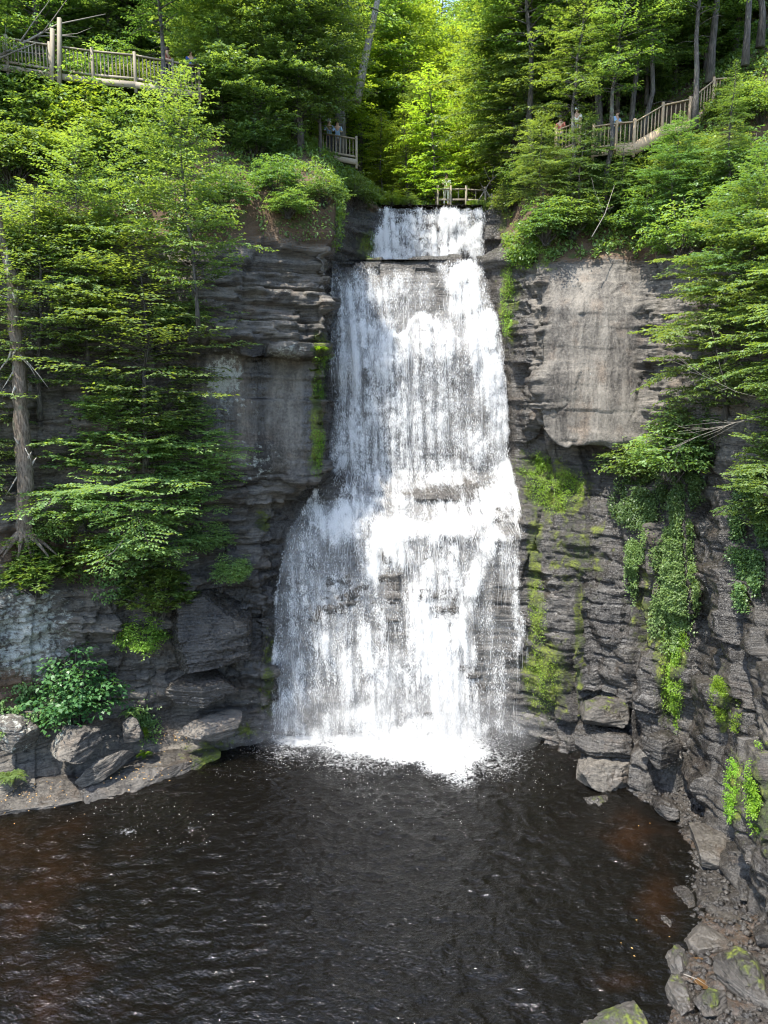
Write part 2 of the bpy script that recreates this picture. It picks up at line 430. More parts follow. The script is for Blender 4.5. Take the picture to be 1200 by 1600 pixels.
# dense samples of the two parameters
seglen = np.linalg.norm(np.diff(CT[:, 4, :2], axis=0), axis=1)+.4*np.linalg.norm(np.diff(CT[:, 12, :2], axis=0), axis=1)
tpar = [0.0]
for i in range(nC-1):
    step = .09 if 1 <= i <= nC-3 else .35
    if i in (5, 6, 7, 8, 9, 10, 11): step = .075
    k = max(6, int(seglen[i]/step))
    tpar += list(i+(np.arange(k)+1)/k)
tpar = np.array(tpar)
spar = []
for j in range(nRow-1):
    if j < nZ-1: k = max(3, int((ZR[j+1]-ZR[j])/.065))
    else: k = [24, 44, 44, 60, 60, 40][j-(nZ-1)]
    spar += list(j+np.arange(k)/k)
spar.append(nRow-1.0)
spar = np.array(spar)

def loft(t, s):
    t, s = np.asarray(t, float), np.asarray(s, float)
    i = np.clip(np.floor(t).astype(int), 0, nC-2); j = np.clip(np.floor(s).astype(int), 0, nRow-2)
    ft, fs = (t-i)[..., None], (s-j)[..., None]
    return (CT[i, j]*(1-ft)+CT[i+1, j]*ft)*(1-fs)+(CT[i, j+1]*(1-ft)+CT[i+1, j+1]*ft)*fs

TT, SS = np.meshgrid(tpar, spar, indexing='ij')
P0 = loft(TT, SS)
# soften the facets a little along t
k = np.array([1, 4, 6, 4, 1], float); k /= k.sum()
for _ in range(3):
    Q = np.pad(P0, ((2, 2), (0, 0), (0, 0)), mode='edge')
    P0 = sum(k[a]*Q[a:a+P0.shape[0]] for a in range(5))
PX, PY, PD = proj(P0)
# outward normal (towards the gorge)
u0 = np.concatenate([[0], np.cumsum(np.linalg.norm(np.diff(P0[:, int(len(spar)*.25), :2], axis=0), axis=1))])[:, None]
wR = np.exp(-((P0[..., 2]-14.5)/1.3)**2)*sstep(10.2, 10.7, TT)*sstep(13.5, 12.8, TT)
P0[..., 2] += wR*(.9*(fbm(u0*.7, u0*0, 0, 3, 401)-.5)+1.1*sstep(11.35, 10.85, TT)-.25)
wL = np.exp(-((P0[..., 2]-19.2)/1.2)**2)*sstep(2, 2.6, TT)*sstep(5.4, 5.0, TT)
P0[..., 2] += wL*(1.3*(fbm(u0*.5, u0*0, 0, 4, 402)-.5))
PX, PY, PD = proj(P0)
dT = np.gradient(P0, axis=0); dS = np.gradient(P0, axis=1)
NR = np.cross(dT, dS); NR /= np.linalg.norm(NR, axis=2)[..., None]+1e-9
tocam = np.array([0, 0, CAMH])-P0
flip = np.sign((NR*tocam).sum(2)); flip[flip == 0] = 1
if np.mean(flip) < 0: NR = -NR
NH = NR.copy(); NH[..., 2] *= .25; NH /= np.linalg.norm(NH, axis=2)[..., None]+1e-9
arc = np.concatenate([[0], np.cumsum(np.linalg.norm(np.diff(P0[:, int(len(spar)*.25), :2], axis=0), axis=1))])[:, None]
U = np.broadcast_to(arc, TT.shape)
Z = P0[..., 2]

def strata(u, z, thick, blk, seed, tilt=.04, wob=.25):
    zw = z+tilt*u*.5+wob*(fbm(u*.22, z*.12, seed=seed)-.5)*2
    zw = zw+.45*thick*(vnoise(zw/thick*.55, 0*zw, seed=seed+9)-.5)*2
    kz = np.floor(zw/thick); fz = zw/thick-kz
    wu = u+.5*blk*(fbm(u*.8/blk, z*.5/thick, seed=seed+3, o=3)-.5)
    ku = np.floor(wu/(blk*(.5+1.1*h01(kz, kz*0+seed)))+h01(kz, kz*0+seed+5)*7)
    h = h01(kz, ku, ku*0+seed)
    crack = sstep(.16, .0, fz)
    return h-.5, crack, fz

hillmask = sstep(nZ-1.2, nZ-.2, SS)          # 0 on the cliff, 1 on the slope above
fallmask = sstep(5.6, 6.3, TT)*sstep(9.9, 9.3, TT)
wj = 26*(fbm(U*.5, Z*.35, 0, 3, 333)-.5)
slabR = sstep(838, 858, PX+wj)*sstep(1012, 985, PX+2*wj)*sstep(14.5, 14.9, Z+.02*wj)*sstep(23.4, 22.4, Z+.05*wj)*sstep(10.8, 11.2, TT)
slabL = sstep(305, 325, PX)*sstep(500, 485, PX)*sstep(13.0, 13.6, Z)*sstep(19.2, 18.7, Z)*(TT < 5.2)
smooth = np.clip(np.maximum(slabR, slabL*.9), 0, 1)
lamin = np.clip(.35+.65*np.maximum.reduce([1.2*np.exp(-((PX-450)/110)**2-((PY-420)/130)**2), np.exp(-((PX-40)/130)**2-((PY-960)/150)**2), np.exp(-((PX-200)/200)**2-((PY-350)/90)**2)]), 0, 1)*np.where(TT > 10.2, .5, 1)
chunk = np.where(TT > 10.2, 1.0, .55)
a1, c1, _ = strata(U, Z, 2.3, 4.5, 1)
a2, c2, _ = strata(U, Z, .9, 2.4, 2, wob=.45)
a3, c3, f3 = strata(U, Z, .30, 1.5, 3, wob=.45)
a4, c4, f4 = strata(U, Z, .13, .8, 4, wob=.3)
lump = fbm(P0[..., 0]*.35, P0[..., 1]*.35, Z*.45, 4, 20)-.5
lump2 = fbm(P0[..., 0]*1.1, P0[..., 1]*1.1, Z*1.7, 5, 23)-.5
ridge = np.abs(fbm(P0[..., 0]*.7, P0[..., 1]*.7, Z*.5, 4, 26)-.5)
colw = U/1.7+.6*(fbm(U*.3, Z*.22, seed=28)-.5)
colh = h01(np.floor(colw), np.floor(Z/4.5+h01(np.floor(colw), colw*0)*3))-.5
bed = (1-smooth)*(1-(.4+.4*sstep(11.5, 13.5, Z))*fallmask)
lw_ = (TT < 5.4)*1.0
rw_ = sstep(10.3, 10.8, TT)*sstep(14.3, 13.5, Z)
disp = bed*((.70+.5*rw_)*a1+(.35+.3*lamin-.18*rw_)*a2+(.08+.30*lamin-.10*rw_)*a3+.14*lamin*a4-(.12+.12*lamin+.10*lw_)*c2-(.10*lamin+.10*lw_)*c3*sstep(.3, .6, vnoise(U*.7, Z, seed=6))+lw_*(.22*a2+.16*a3+.30*colh+.5*lump2)+1.1*lump+chunk*((.75-.25*rw_)*lump2-(.9-.5*rw_)*(ridge-.12)+(.45+.5*rw_)*colh))+.22*lump2*(1-.75*smooth)
scr = np.abs(fbm(U*.45, Z*.35, 0, 4, 410)-.5); disp += smooth*(.10*a1+.30*lump+.06*a2-.05*sstep(.012, 0, scr)+.09*h01(np.floor(U/1.9+.8*fbm(U*.4, Z*.3, 0, 2, 412)), np.floor(Z/2.7+.8*fbm(U*.3, Z*.4, 0, 2, 413))))
# big joints on the right wall
for jx, wdt, z0, z1 in ((985, 6, -1, 8.5), (905, 5, 0, 7.5), (1122, 7, -1, 9), (1160, 7, -1, 12), (1040, 5, 3, 14)):
    disp -= .55*np.exp(-((PX-jx-4*np.sin(Z*1.3))/wdt)**2)*sstep(z1+1, z1, Z)*sstep(z0-.5, z0+.5, Z)*(TT > 10)
# horizontal jut of the cliff tops
disp *= np.where(TT > 14.6, sstep(16.2, 15, TT)*.7+.3, 1)
disp *= (1-.6*sstep(1, 1.6, TT)*sstep(5.0, 4.5, TT)*sstep(3.2, 1.8, Z))
disp *= (1-hillmask)
P = P0+NH*disp[..., None]
hn = fbm(P0[..., 0]*.3, P0[..., 1]*.3, 0, 5, 31)-.5
hn2 = fbm(P0[..., 0]*1.6, P0[..., 1]*1.6, 0, 4, 32)-.5
hcentre = sstep(5.2, 5.8, TT)*sstep(10.3, 9.8, TT)*sstep(nZ+2.6, nZ+2.1, SS)   # stream bed and upper ledge
P[..., 2] += hillmask*(1-.92*hcentre)*(1.6*hn+.5*hn2)
P += NH*((hillmask*hcentre)*(.5*a2+.25*a3+.35*lump2))[..., None]
P[..., 2] = np.where((SS < 1.0), np.minimum(P[..., 2], P0[..., 2]+.3), P[..., 2])
PX, PY, PD = proj(P)
TERR = P.reshape(-1, 3); TPX, TPY, TPD = PX.ravel(), PY.ravel(), PD.ravel()
TNR = NR.reshape(-1, 3)
VIS_OK = np.ones(len(TERR), bool)

def blob(cx, cy, rx, ry, rot=0.0):
    c, s = math.cos(rot), math.sin(rot)
    dx, dy = PX-cx, PY-cy
    return np.exp(-(((dx*c+dy*s)/rx)**2+((-dx*s+dy*c)/ry)**2))

nz1 = fbm(P[..., 0]*.5, P[..., 1]*.5, P[..., 2]*.5, 4, 40)
# wetness: beside the falls, low on the walls
wet = np.maximum.reduce([sstep(5.0, 5.7, TT)*sstep(10.6, 10.1, TT), .9*blob(360, 980, 70, 130), .95*blob(900, 950, 110, 230), .9*blob(1080, 1050, 130, 220),
                         .8*blob(480, 640, 10, 120), .7*blob(405, 600, 22, 90), .5*blob(345, 640, 30, 50), .6*(TT > 10.2)*sstep(14, 12, Z)*sstep(.42, .6, nz1), .7*sstep(3.2, .4, Z)*(TT > 10), .5*sstep(.7, .1, Z), .7*blob(1110, 870, 40, 160), .6*blob(815, 560, 22, 130)])
wet = np.clip(wet, 0, 1)*(1-.9*slabR)
moss = np.maximum.reduce([1.0*blob(495, 650, 11, 95)*(TT > 4.6)*(TT < 6), .9*blob(500, 545, 18, 30)*(TT > 4.6)*(TT < 6), 1.2*blob(868, 765, 52, 42), .95*blob(835, 735, 34, 28), .8*blob(835, 900, 16, 150), .95*blob(852, 1060, 42, 70), .55*blob(900, 860, 70, 80), .8*blob(905, 1000, 10, 120), .7*blob(420, 1060, 12, 90), .8*blob(410, 815, 14, 20), .5*blob(380, 1140, 40, 20),
                          .9*blob(795, 470, 18, 70), .95*blob(830, 395, 40, 30), .9*blob(575, 385, 18, 25), .75*blob(800, 350, 25, 40), 1.0*blob(1130, 1100, 12, 45), 1.0*blob(1150, 1240, 12, 60), 1.0*blob(1190, 1240, 16, 80), .8*blob(1045, 1020, 30, 130), .6*blob(1010, 960, 30, 90),
                          .55*blob(250, 1200, 60, 18), .6*blob(330, 1170, 60, 18), .4*blob(410, 1080, 14, 90), .5*blob(905, 1010, 8, 120)])
lich = np.maximum.reduce([.85*blob(40, 1000, 90, 130), .55*blob(360, 620, 60, 60), .9*blob(350, 590, 40, 45), .7*blob(450, 550, 50, 20), .55*blob(400, 720, 60, 50), .45*blob(200, 350, 160, 70), .35*blob(440, 440, 70, 60), .22*slabR, .12*blob(930, 560, 70, 130)])
soil = np.maximum.reduce([.9*blob(60, 860, 80, 50), .7*blob(160, 880, 80, 60), .8*blob(20, 1080, 60, 40), .6*blob(280, 300, 160, 40), hillmask*.9*(1-hcentre), .5*blob(200, 700, 120, 90)])
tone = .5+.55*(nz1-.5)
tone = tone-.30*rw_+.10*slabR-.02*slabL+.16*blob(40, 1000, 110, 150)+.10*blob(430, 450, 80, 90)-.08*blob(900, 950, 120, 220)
# vertical water stains on the two smooth slabs
st = fbm(U*2.6, Z*.16, 0, 4, 50)
tone = tone+smooth*(.9*(st-.5))+.16*slabL
tone = tone-slabL*.7*np.maximum(np.exp(-((PX-405)/13)**2)*(PY > 540), np.exp(-((PX-345)/22)**2-((PY-650)/40)**2))
redd = blob(440, 690, 45, 70)

def sub_grid(name, t0, t1, s0, s1, mat):
    ii = np.where((tpar >= t0-1e-6) & (tpar <= t1+1e-6))[0]; jj = np.where((spar >= s0-1e-6) & (spar <= s1+1e-6))[0]
    sl = np.ix_(ii, jj)
    a, b = len(ii), len(jj)
    idx = np.arange(a*b).reshape(a, b)
    f = np.stack([idx[:-1, :-1], idx[1:, :-1], idx[1:, 1:], idx[:-1, 1:]], -1).reshape(-1, 4)
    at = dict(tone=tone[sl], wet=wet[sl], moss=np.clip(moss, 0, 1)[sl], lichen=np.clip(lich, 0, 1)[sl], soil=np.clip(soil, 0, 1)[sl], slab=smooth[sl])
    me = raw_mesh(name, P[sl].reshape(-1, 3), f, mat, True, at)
    return link(name, me)

tA, tB = tpar[np.argmin(abs(tpar-5.3))], tpar[np.argmin(abs(tpar-10.15))]
sT = spar[np.argmin(abs(spar-(nZ-.5)))]
s2 = spar[np.argmin(abs(spar-(nZ+2.0)))]
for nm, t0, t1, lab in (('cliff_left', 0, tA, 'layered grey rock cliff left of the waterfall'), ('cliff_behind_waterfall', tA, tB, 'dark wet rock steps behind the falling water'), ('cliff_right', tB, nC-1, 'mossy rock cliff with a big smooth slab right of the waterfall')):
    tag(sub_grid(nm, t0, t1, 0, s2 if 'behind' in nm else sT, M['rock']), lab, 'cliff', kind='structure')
tag(sub_grid('hillside_left', 0, tA, sT, nRow-1, M['soil']), 'wooded slope above the left cliff', 'hillside', kind='structure')
tag(sub_grid('hillside_upstream', tA, tB, s2, nRow-1, M['soil']), 'wooded stream valley above the falls', 'hillside', kind='structure')
tag(sub_grid('hillside_right', tB, nC-1, sT, nRow-1, M['soil']), 'wooded slope above the right cliff', 'hillside', kind='structure')

def place(px, py, tol=7):
    """terrain point seen at a photo position"""
    for t in (tol, tol*2, tol*4, tol*8):
        i = np.where((abs(TPX-px) < t) & (abs(TPY-py) < t))[0]
        if len(i): break
    else:
        raise RuntimeError('no ground at %s %s' % (px, py))
    dmin = TPD[i].min()
    near = i[TPD[i] < dmin+1.0]
    d = (TPX[near]-px)**2+(TPY[near]-py)**2
    return TERR[near[np.argmin(d)]].copy()

def ground(px, Y):
    for t in (12, 30, 80):
        i = np.where((abs(TPX-px) < t) & (abs(TERR[:, 1]-Y) < t/12))[0]
        if len(i): break
    z = np.median(TERR[i][:, 2]) if Y > 47 else TERR[i][:, 2].max()
    return np.array([X(px, Y, z), Y, z])

#SECTION_WATER
# ------------------------------------------------------------------ pool
def heights_pool(x, y):
    fx, fy = x-1.0, y-36.2
    dist = np.sqrt(fx*fx+fy*fy)
    amp = .09+.05*np.exp(-(dist/6)**2)
    w1 = 1-np.abs(fbm(x*1.1+y*.35, y*1.5-x*.2, 0, 3, 63)*2-1)
    w2 = 1-np.abs(fbm(x*2.3-y*.5, y*3.0+x*.4, 0, 3, 66)*2-1)
    wv = (fbm(x*.45+y*.2, y*.6, 0, 3, 60)-.5)*2.0+w1**2*1.1+w2**2*.55
    return amp*wv

gx, gy = np.meshgrid(np.arange(-22, 16.01, .08), np.arange(12, 38.01, .08), indexing='ij')
gz = heights_pool(gx, gy)
pp = np.stack([gx, gy, gz], -1)
qx, qy, _ = proj(np.stack([gx, gy, gz*0], -1))
def qb(cx, cy, rx, ry): return np.exp(-((qx-cx)/rx)**2-((qy-cy)/ry)**2)
foam = np.maximum.reduce([1.5*qb(650, 1170, 105, 26), 1.3*qb(580, 1160, 80, 30), 1.2*qb(700, 1195, 45, 22), 1.0*qb(470, 1160, 45, 14), .9*qb(735, 1180, 40, 20), .62*qb(720, 1215, 40, 26), .45*qb(560, 1190, 120, 40), .45*qb(760, 1190, 110, 45), .42*qb(450, 1180, 70, 30), .40*qb(200, 1300, 30, 10), .22*qb(200, 1335, 45, 20),
                          .38*qb(1075, 1390, 8, 40)])
shal = np.maximum.reduce([.95*qb(985, 1310, 45, 60), .8*qb(1030, 1400, 40, 90), .6*qb(980, 1540, 60, 25), .75*qb(30, 1380, 170, 130), .65*qb(80, 1530, 190, 90), .4*qb(700, 1240, 300, 30)*0])
a, b = gx.shape
idx = np.arange(a*b).reshape(a, b)
f = np.stack([idx[:-1, :-1], idx[1:, :-1], idx[1:, 1:], idx[:-1, 1:]], -1).reshape(-1, 4)
pool = link('pool_water', raw_mesh('pool_water', pp.reshape(-1, 3), f, M['pool'], True, dict(foam=foam, shallow=shal)))
tag(pool, 'dark brown rippled plunge pool below the waterfall', 'pool', kind='structure')

# ------------------------------------------------------------------ falls: density of white water read as blobs over the falling sheet
D_MAIN = [ # px, py, rx, ry, amount, rotation
 (590, 455, 62, 45, .50, 0), (650, 470, 30, 40, .36, 0), (540, 480, 22, 40, .55, 0), (555, 515, 34, 22, .80, 0), (545, 560, 30, 60, .72, 0), (600, 550, 36, 60, .62, 0),
 (712, 425, 22, 18, 1.1, 0), (732, 460, 26, 40, 1.0, .1), (752, 520, 30, 50, .95, .1), (768, 590, 26, 60, .85, .1), (780, 670, 22, 60, .8, .05), (788, 740, 20, 40, .8, 0),
 (650, 545, 60, 40, .60, 0), (700, 540, 40, 40, .66, 0), (560, 660, 40, 70, .50, 0), (625, 660, 40, 80, .52, 0), (690, 640, 34, 70, .40, 0), (640, 515, 70, 8, .85, 0), (540, 720, 30, 40, .45, 0),
 (590, 740, 60, 20, .46, 0), (740, 700, 20, 50, .5, 0), (690, 745, 60, 16, .5, 0),
 (540, 815, 40, 30, .95, 0), (500, 800, 25, 30, .6, 0), (570, 790, 30, 25, .7, 0), (620, 775, 40, 20, .55, 0), (600, 850, 34, 30, 1.15, 0), (585, 890, 20, 26, 1.1, 0), (630, 830, 36, 14, .95, 0),
 (740, 795, 60, 22, 1.15, -.25), (770, 770, 40, 20, 1.1, 0), (690, 825, 50, 12, 1.1, -.1), (800, 760, 22, 26, .9, 0), (755, 850, 14, 36, 1.1, .25), (735, 900, 14, 36, 1.05, .2), (775, 830, 30, 12, .9, 0),
 (660, 950, 24, 50, 1.2, 0), (680, 1010, 40, 60, 1.2, 0), (700, 1090, 44, 60, 1.25, 0), (725, 980, 18, 60, 1.1, 0), (665, 880, 24, 30, .62, 0), (700, 870, 30, 30, .45, 0),
 (505, 1000, 24, 34, .75, 0), (570, 1015, 24, 36, .85, 0), (540, 1050, 20, 50, .75, 0), (460, 1080, 14, 70, .62, .12), (600, 1060, 36, 80, .58, 0), (520, 930, 50, 70, .52, 0), (470, 930, 30, 80, .45, 0), (580, 950, 40, 60, .52, 0), (440, 1060, 20, 90, .36, 0),
 (480, 860, 34, 50, .42, 0), (430, 990, 3.5, 130, .6, .02), (423, 900, 3.5, 60, .45, 0), (780, 1060, 22, 90, .34, 0), (805, 950, 8, 120, .45, 0), (765, 960, 14, 80, .35, 0), (790, 870, 18, 40, .42, 0),
 (650, 1140, 110, 20, 1.2, 0), (570, 1120, 60, 24, .9, 0), (480, 1140, 50, 18, .75, 0), (655, 630, 120, 120, .40, 0), (620, 720, 110, 40, .44, 0), (530, 1000, 120, 170, .42, 0), (610, 1090, 130, 110, .44, 0), (620, 820, 150, 80, .42, 0), (700, 900, 70, 60, .42, 0),
]
D_UP = [(625, 355, 30, 36, .72, 0), (660, 370, 36, 30, .8, 0), (705, 345, 26, 30, .85, 0), (710, 385, 40, 18, 1.0, 0), (620, 390, 34, 16, .9, 0), (740, 360, 14, 40, .6, 0), (600, 345, 10, 40, .7, 0), (670, 335, 60, 10, .55, 0), (680, 400, 70, 5, .9, 0)]
def density(pts, blobs):
    x, y, _ = proj(pts); r = np.zeros(x.shape)
    wx = fbm(pts[..., 0]*.9, pts[..., 2]*.55, 0, 4, 201)-.5; wy = fbm(pts[..., 0]*1.1, pts[..., 2]*.6, 0, 4, 207)-.5
    x = x+46*wx; y = y+70*wy
    for cx, cy, rx, ry, am, ro in blobs:
        c, s = math.cos(ro), math.sin(ro)
        dx, dy = x-cx, y-cy
        g = am*np.exp(-(((dx*c+dy*s)/rx)**2+((-dx*s+dy*c)/ry)**2))
        r = np.maximum(r, g)+.12*np.minimum(r, g)
    return r

def fall_point(u, s):
    """smooth water surface over the rock: u 0..1 across, s loft row"""
    t = 6.0+u*3.0
    t = np.where(s < 6.0, 5.85+u*4.15, t-.02+u*.04) if False else 5.9+u*(3.1+.9*sstep(7.4, 4.6, s))
    return loft(t, s)

def falling_sheet(name, off, s0, s1, blobs, parent, nu=150, ns=330, extra=0):
    u, s = np.meshgrid(np.linspace(0, 1, nu), np.linspace(s0, s1, ns), indexing='ij')
    p = fall_point(u, s)
    p[..., 1] -= off+.25*(fbm(p[..., 0]*.9, p[..., 2]*.5, 0, 4, 70+extra)-.3)
    d = density(p, blobs)
    edge = sstep(0, .02, u)*sstep(1, .98, u)
    i = np.arange(nu*ns).reshape(nu, ns)
    ff = np.stack([i[:-1, :-1], i[1:, :-1], i[1:, 1:], i[:-1, 1:]], -1).reshape(-1, 4)
    return link(name, raw_mesh(name, p.reshape(-1, 3), ff, M['veil'], True, dict(dens=np.clip(d*edge+extra*0, 0, 1.3))), parent)

def drops(name, pos, dirs, length, width, parent):
    n = len(pos)
    ax = dirs/np.linalg.norm(dirs, axis=1)[:, None]
    side = rng.normal(size=(n, 3))*np.array([1, .35, .3]); side -= (side*ax).sum(1)[:, None]*ax
    side /= np.linalg.norm(side, axis=1)[:, None]
    L, Wd = length[:, None], width[:, None]
    bulge = np.cross(ax, side)
    v = np.stack([pos-ax*L*.5, pos+side*Wd*.5+ax*L*.12+bulge*Wd*.2, pos+ax*L*.5, pos-side*Wd*.5+ax*L*.12+bulge*Wd*.2], 1)
    i = np.arange(n)[:, None]*4+np.array([0, 1, 2, 3])
    tint = np.repeat(rng.random(n), 4)
    return link(name, raw_mesh(name, v.reshape(-1, 3), i, M['drops'], False, dict(tint=tint)), parent)

def drop_cloud(name, n, s0, s1, blobs, parent, seed):
    u = rng.random(n)
    sg = np.linspace(s0, s1, 400); cl = np.concatenate([[0], np.cumsum(np.linalg.norm(np.diff(fall_point(np.full(400, .5), sg), axis=0), axis=1))])
    s = np.interp(rng.random(n)*cl[-1], cl, sg)
    p = fall_point(u, s)
    d = density(p, blobs)
    streak = vnoise(p[:, 0]*7+.4*p[:, 2], p[:, 2]*.35, 0, seed)*.5+vnoise(p[:, 0]*19, p[:, 2]*.9, 0, seed+1)*.5
    clump = vnoise(p[:, 0]*5, p[:, 2]*4, 0, seed+2)
    prob = np.clip(d*1.15-.10, 0, .95)**2.1*(.08+1.7*sstep(.36, .70, streak))*(.25+1.5*sstep(.25, .75, clump))
    keep = rng.random(n) < prob
    p, d, u = p[keep], d[keep], u[keep]
    n = len(p)
    p[:, 1] -= .16+np.abs(rng.normal(size=n))*(.16+.16*np.clip(d, 0, 1))
    p += rng.normal(size=(n, 3))*.05
    dirs = np.stack([rng.normal(size=n)*.28, rng.normal(size=n)*.2-.12, -np.ones(n)+rng.normal(size=n)*.25], 1)
    L = .025+.13*rng.random(n)**3+.02*d
    Wd = .008+.016*rng.random(n)**2
    return drops(name, p, dirs, L, Wd, parent)

def strands(name, n, s0, s1, blobs, parent, seed, lmax=1.6):
    """long thin threads of water, each following the sheet down"""
    g = np.random.default_rng(seed)
    sg = np.linspace(s0, s1, 400); cl = np.concatenate([[0], np.cumsum(np.linalg.norm(np.diff(fall_point(np.full(400, .5), sg), axis=0), axis=1))])
    u = g.random(n); c0_ = g.random(n)*cl[-1]
    p = fall_point(u, np.interp(c0_, cl, sg)); d = density(p, blobs)
    cl_ = vnoise(p[:, 0]*3.5, p[:, 2]*.3, 0, seed)
    keep = g.random(n) < np.clip(d, .0, .9)**1.8*sstep(.35, .75, cl_)
    u, c0_, d = u[keep], c0_[keep], d[keep]; n = len(u)
    L = .25+lmax*g.random(n)**2; K = 7
    f = np.linspace(0, 1, K)
    cc = np.clip(c0_[:, None]-L[:, None]*f, 0, cl[-1])
    uu = np.clip(u[:, None]+(g.normal(size=(n, 1))*.006)*f+np.cumsum(g.normal(size=(n, K))*.0016, 1), 0, 1)
    P_ = fall_point(uu, np.interp(cc, cl, sg)); P_[..., 1] -= (.17+np.abs(g.normal(size=n))*.16)[:, None]
    wd = (.004+.0085*g.random(n)**2)[:, None]*(np.sin(math.pi*np.clip(f*.9+.06, 0, 1))**.6)*(.6+.8*g.random((n, K)))
    yaw = g.normal(size=n)*.6
    sd = np.stack([np.cos(yaw), np.sin(yaw), yaw*0], 1)[:, None, :]*wd[..., None]
    v = np.stack([P_-sd, P_+sd], 2)
    i = np.arange(n*K*2).reshape(n, K, 2)
    ff = np.stack([i[:, :-1, 0], i[:, :-1, 1], i[:, 1:, 1], i[:, 1:, 0]], -1).reshape(-1, 4)
    return link(name, raw_mesh(name, v.reshape(-1, 3), ff, M['thread'], True, dict(tint=np.repeat(g.random(n), K*2))), parent)

wf = empty('waterfall', W(620, 1150, 36.2), 'white main waterfall curtain dropping over two rock tiers into the pool', 'waterfall')
wf['kind'] = 'structure'
wf.location = (0, 0, 0)
falling_sheet('water_curtain', .18, .95, nZ+.02, D_MAIN, wf)
drop_cloud('water_drops', 3000000, .95, nZ-.0, D_MAIN, wf, 80)
wu = empty('upper_waterfall', (0, 0, 0), 'short white upper waterfall above the main lip', 'waterfall')
wu['kind'] = 'structure'
falling_sheet('water_curtain', .15, nZ+1.0, nZ+2.02, D_UP, wu, 110, 90, 5)
drop_cloud('water_drops', 380000, nZ+1.0, nZ+2.0, D_UP, wu, 90)
strands('water_strands', 65000, 1.0, nZ-.0, D_MAIN, wf, 95)
strands('water_strands', 12000, nZ+1.0, nZ+2.0, D_UP, wu, 96, .8)
# splash at the foot
n = 45000
sxp = np.concatenate([rng.normal(650, 62, n//2), rng.normal(570, 60, n//4), rng.normal(470, 30, n//8), rng.normal(715, 28, n-n//2-n//4-n//8)])
syp = 1165+rng.normal(0, 16, n)+np.abs(sxp-640)*-.05
zz = np.abs(rng.normal(0, .33, n))*np.exp(-((sxp-650)/140)**2)
ps = np.array([WZ(a_, b_, 0) for a_, b_ in zip(sxp, syp)]); ps[:, 2] += zz+.02
dirs = rng.normal(size=(n, 3))+np.array([0, -.4, .6])
drops('splash_drops', ps, dirs, .02+.07*rng.random(n)**2, .010+.018*rng.random(n), wf)
# mist hanging at the foot of the fall
mm, nt, out = mat_new('mist'); pv_ = nt.nodes.new('ShaderNodeVolumePrincipled'); pv_.inputs['Color'].default_value = (.95, .96, .97, 1); pv_.inputs['Density'].default_value = .085; pv_.inputs['Anisotropy'].default_value = .2
nt.links.new(pv_.outputs[0], out.inputs['Volume'])
th, ph = np.meshgrid(np.linspace(0, 2*math.pi, 33)[:-1], np.linspace(0, math.pi, 17), indexing='ij')
mv = np.stack([.6+7.2*np.cos(th)*np.sin(ph), 35.3+1.7*np.sin(th)*np.sin(ph), .9+2.5*np.cos(ph)], -1).reshape(-1, 3)
i = np.arange(32*17).reshape(32, 17); i2 = np.roll(i, -1, 0)
tag(link('mist', raw_mesh('mist', mv, np.stack([i[:, :-1], i[:, 1:], i2[:, 1:], i2[:, :-1]], -1).reshape(-1, 4), mm, True)), 'thin white mist over the foot of the waterfall', 'mist', kind='stuff')
# flecks of foam drifting on the pool
n = 2200
fx_ = np.concatenate([rng.normal(620, 150, n-500), rng.normal(210, 70, 500)]); fy_ = np.concatenate([1195+np.abs(rng.normal(0, 42, n-500)), rng.normal(1290, 28, 500)])
ps = np.array([WZ(a_, b_, 0) for a_, b_ in zip(fx_, fy_)])
okp = (ps[:, 1] < 35.5)
ps = ps[okp]; n = len(ps)
ps[:, 2] = heights_pool(ps[:, 0], ps[:, 1])+.008
lvx = ps; cl_ = vnoise(ps[:, 0]*.9, ps[:, 1]*.9, 0, 12)
kp = rng.random(n) < .15+.85*sstep(.5, .75, cl_)
ps = ps[kp]; n = len(ps); a_ = rng.random(n)*6.28; r_ = (.008+.022*rng.random(n)**3)[:, None]
e1 = np.stack([np.cos(a_), np.sin(a_), a_*0], 1)*r_; e2 = np.stack([-np.sin(a_), np.cos(a_), a_*0], 1)*r_*.6
v = np.stack([ps-e1, ps-e2, ps+e1, ps+e2], 1)
FLECKS = (v.reshape(-1, 3), np.arange(n)[:, None]*4+np.array([0, 1, 2, 3]), n)
tag(link('foam_flecks', raw_mesh('foam_flecks', FLECKS[0], FLECKS[1], M['drops'], False, dict(tint=np.repeat(rng.random(n), 4)))), 'small white foam flecks floating on the pool', 'foam', kind='stuff')
# fine spray drifting over the foot
n = 26000
ax_, ay_ = rng.normal(620, 95, n), 1150+rng.normal(0, 14, n)
ps = np.array([WZ(a_, b_, 0) for a_, b_ in zip(ax_, ay_)]); ps[:, 2] += np.abs(rng.normal(0, .9, n)); ps[:, 1] -= np.abs(rng.normal(0, .8, n))
drops('spray_drops', ps, rng.normal(size=(n, 3)), .012+.02*rng.random(n), .010+.012*rng.random(n), wf)
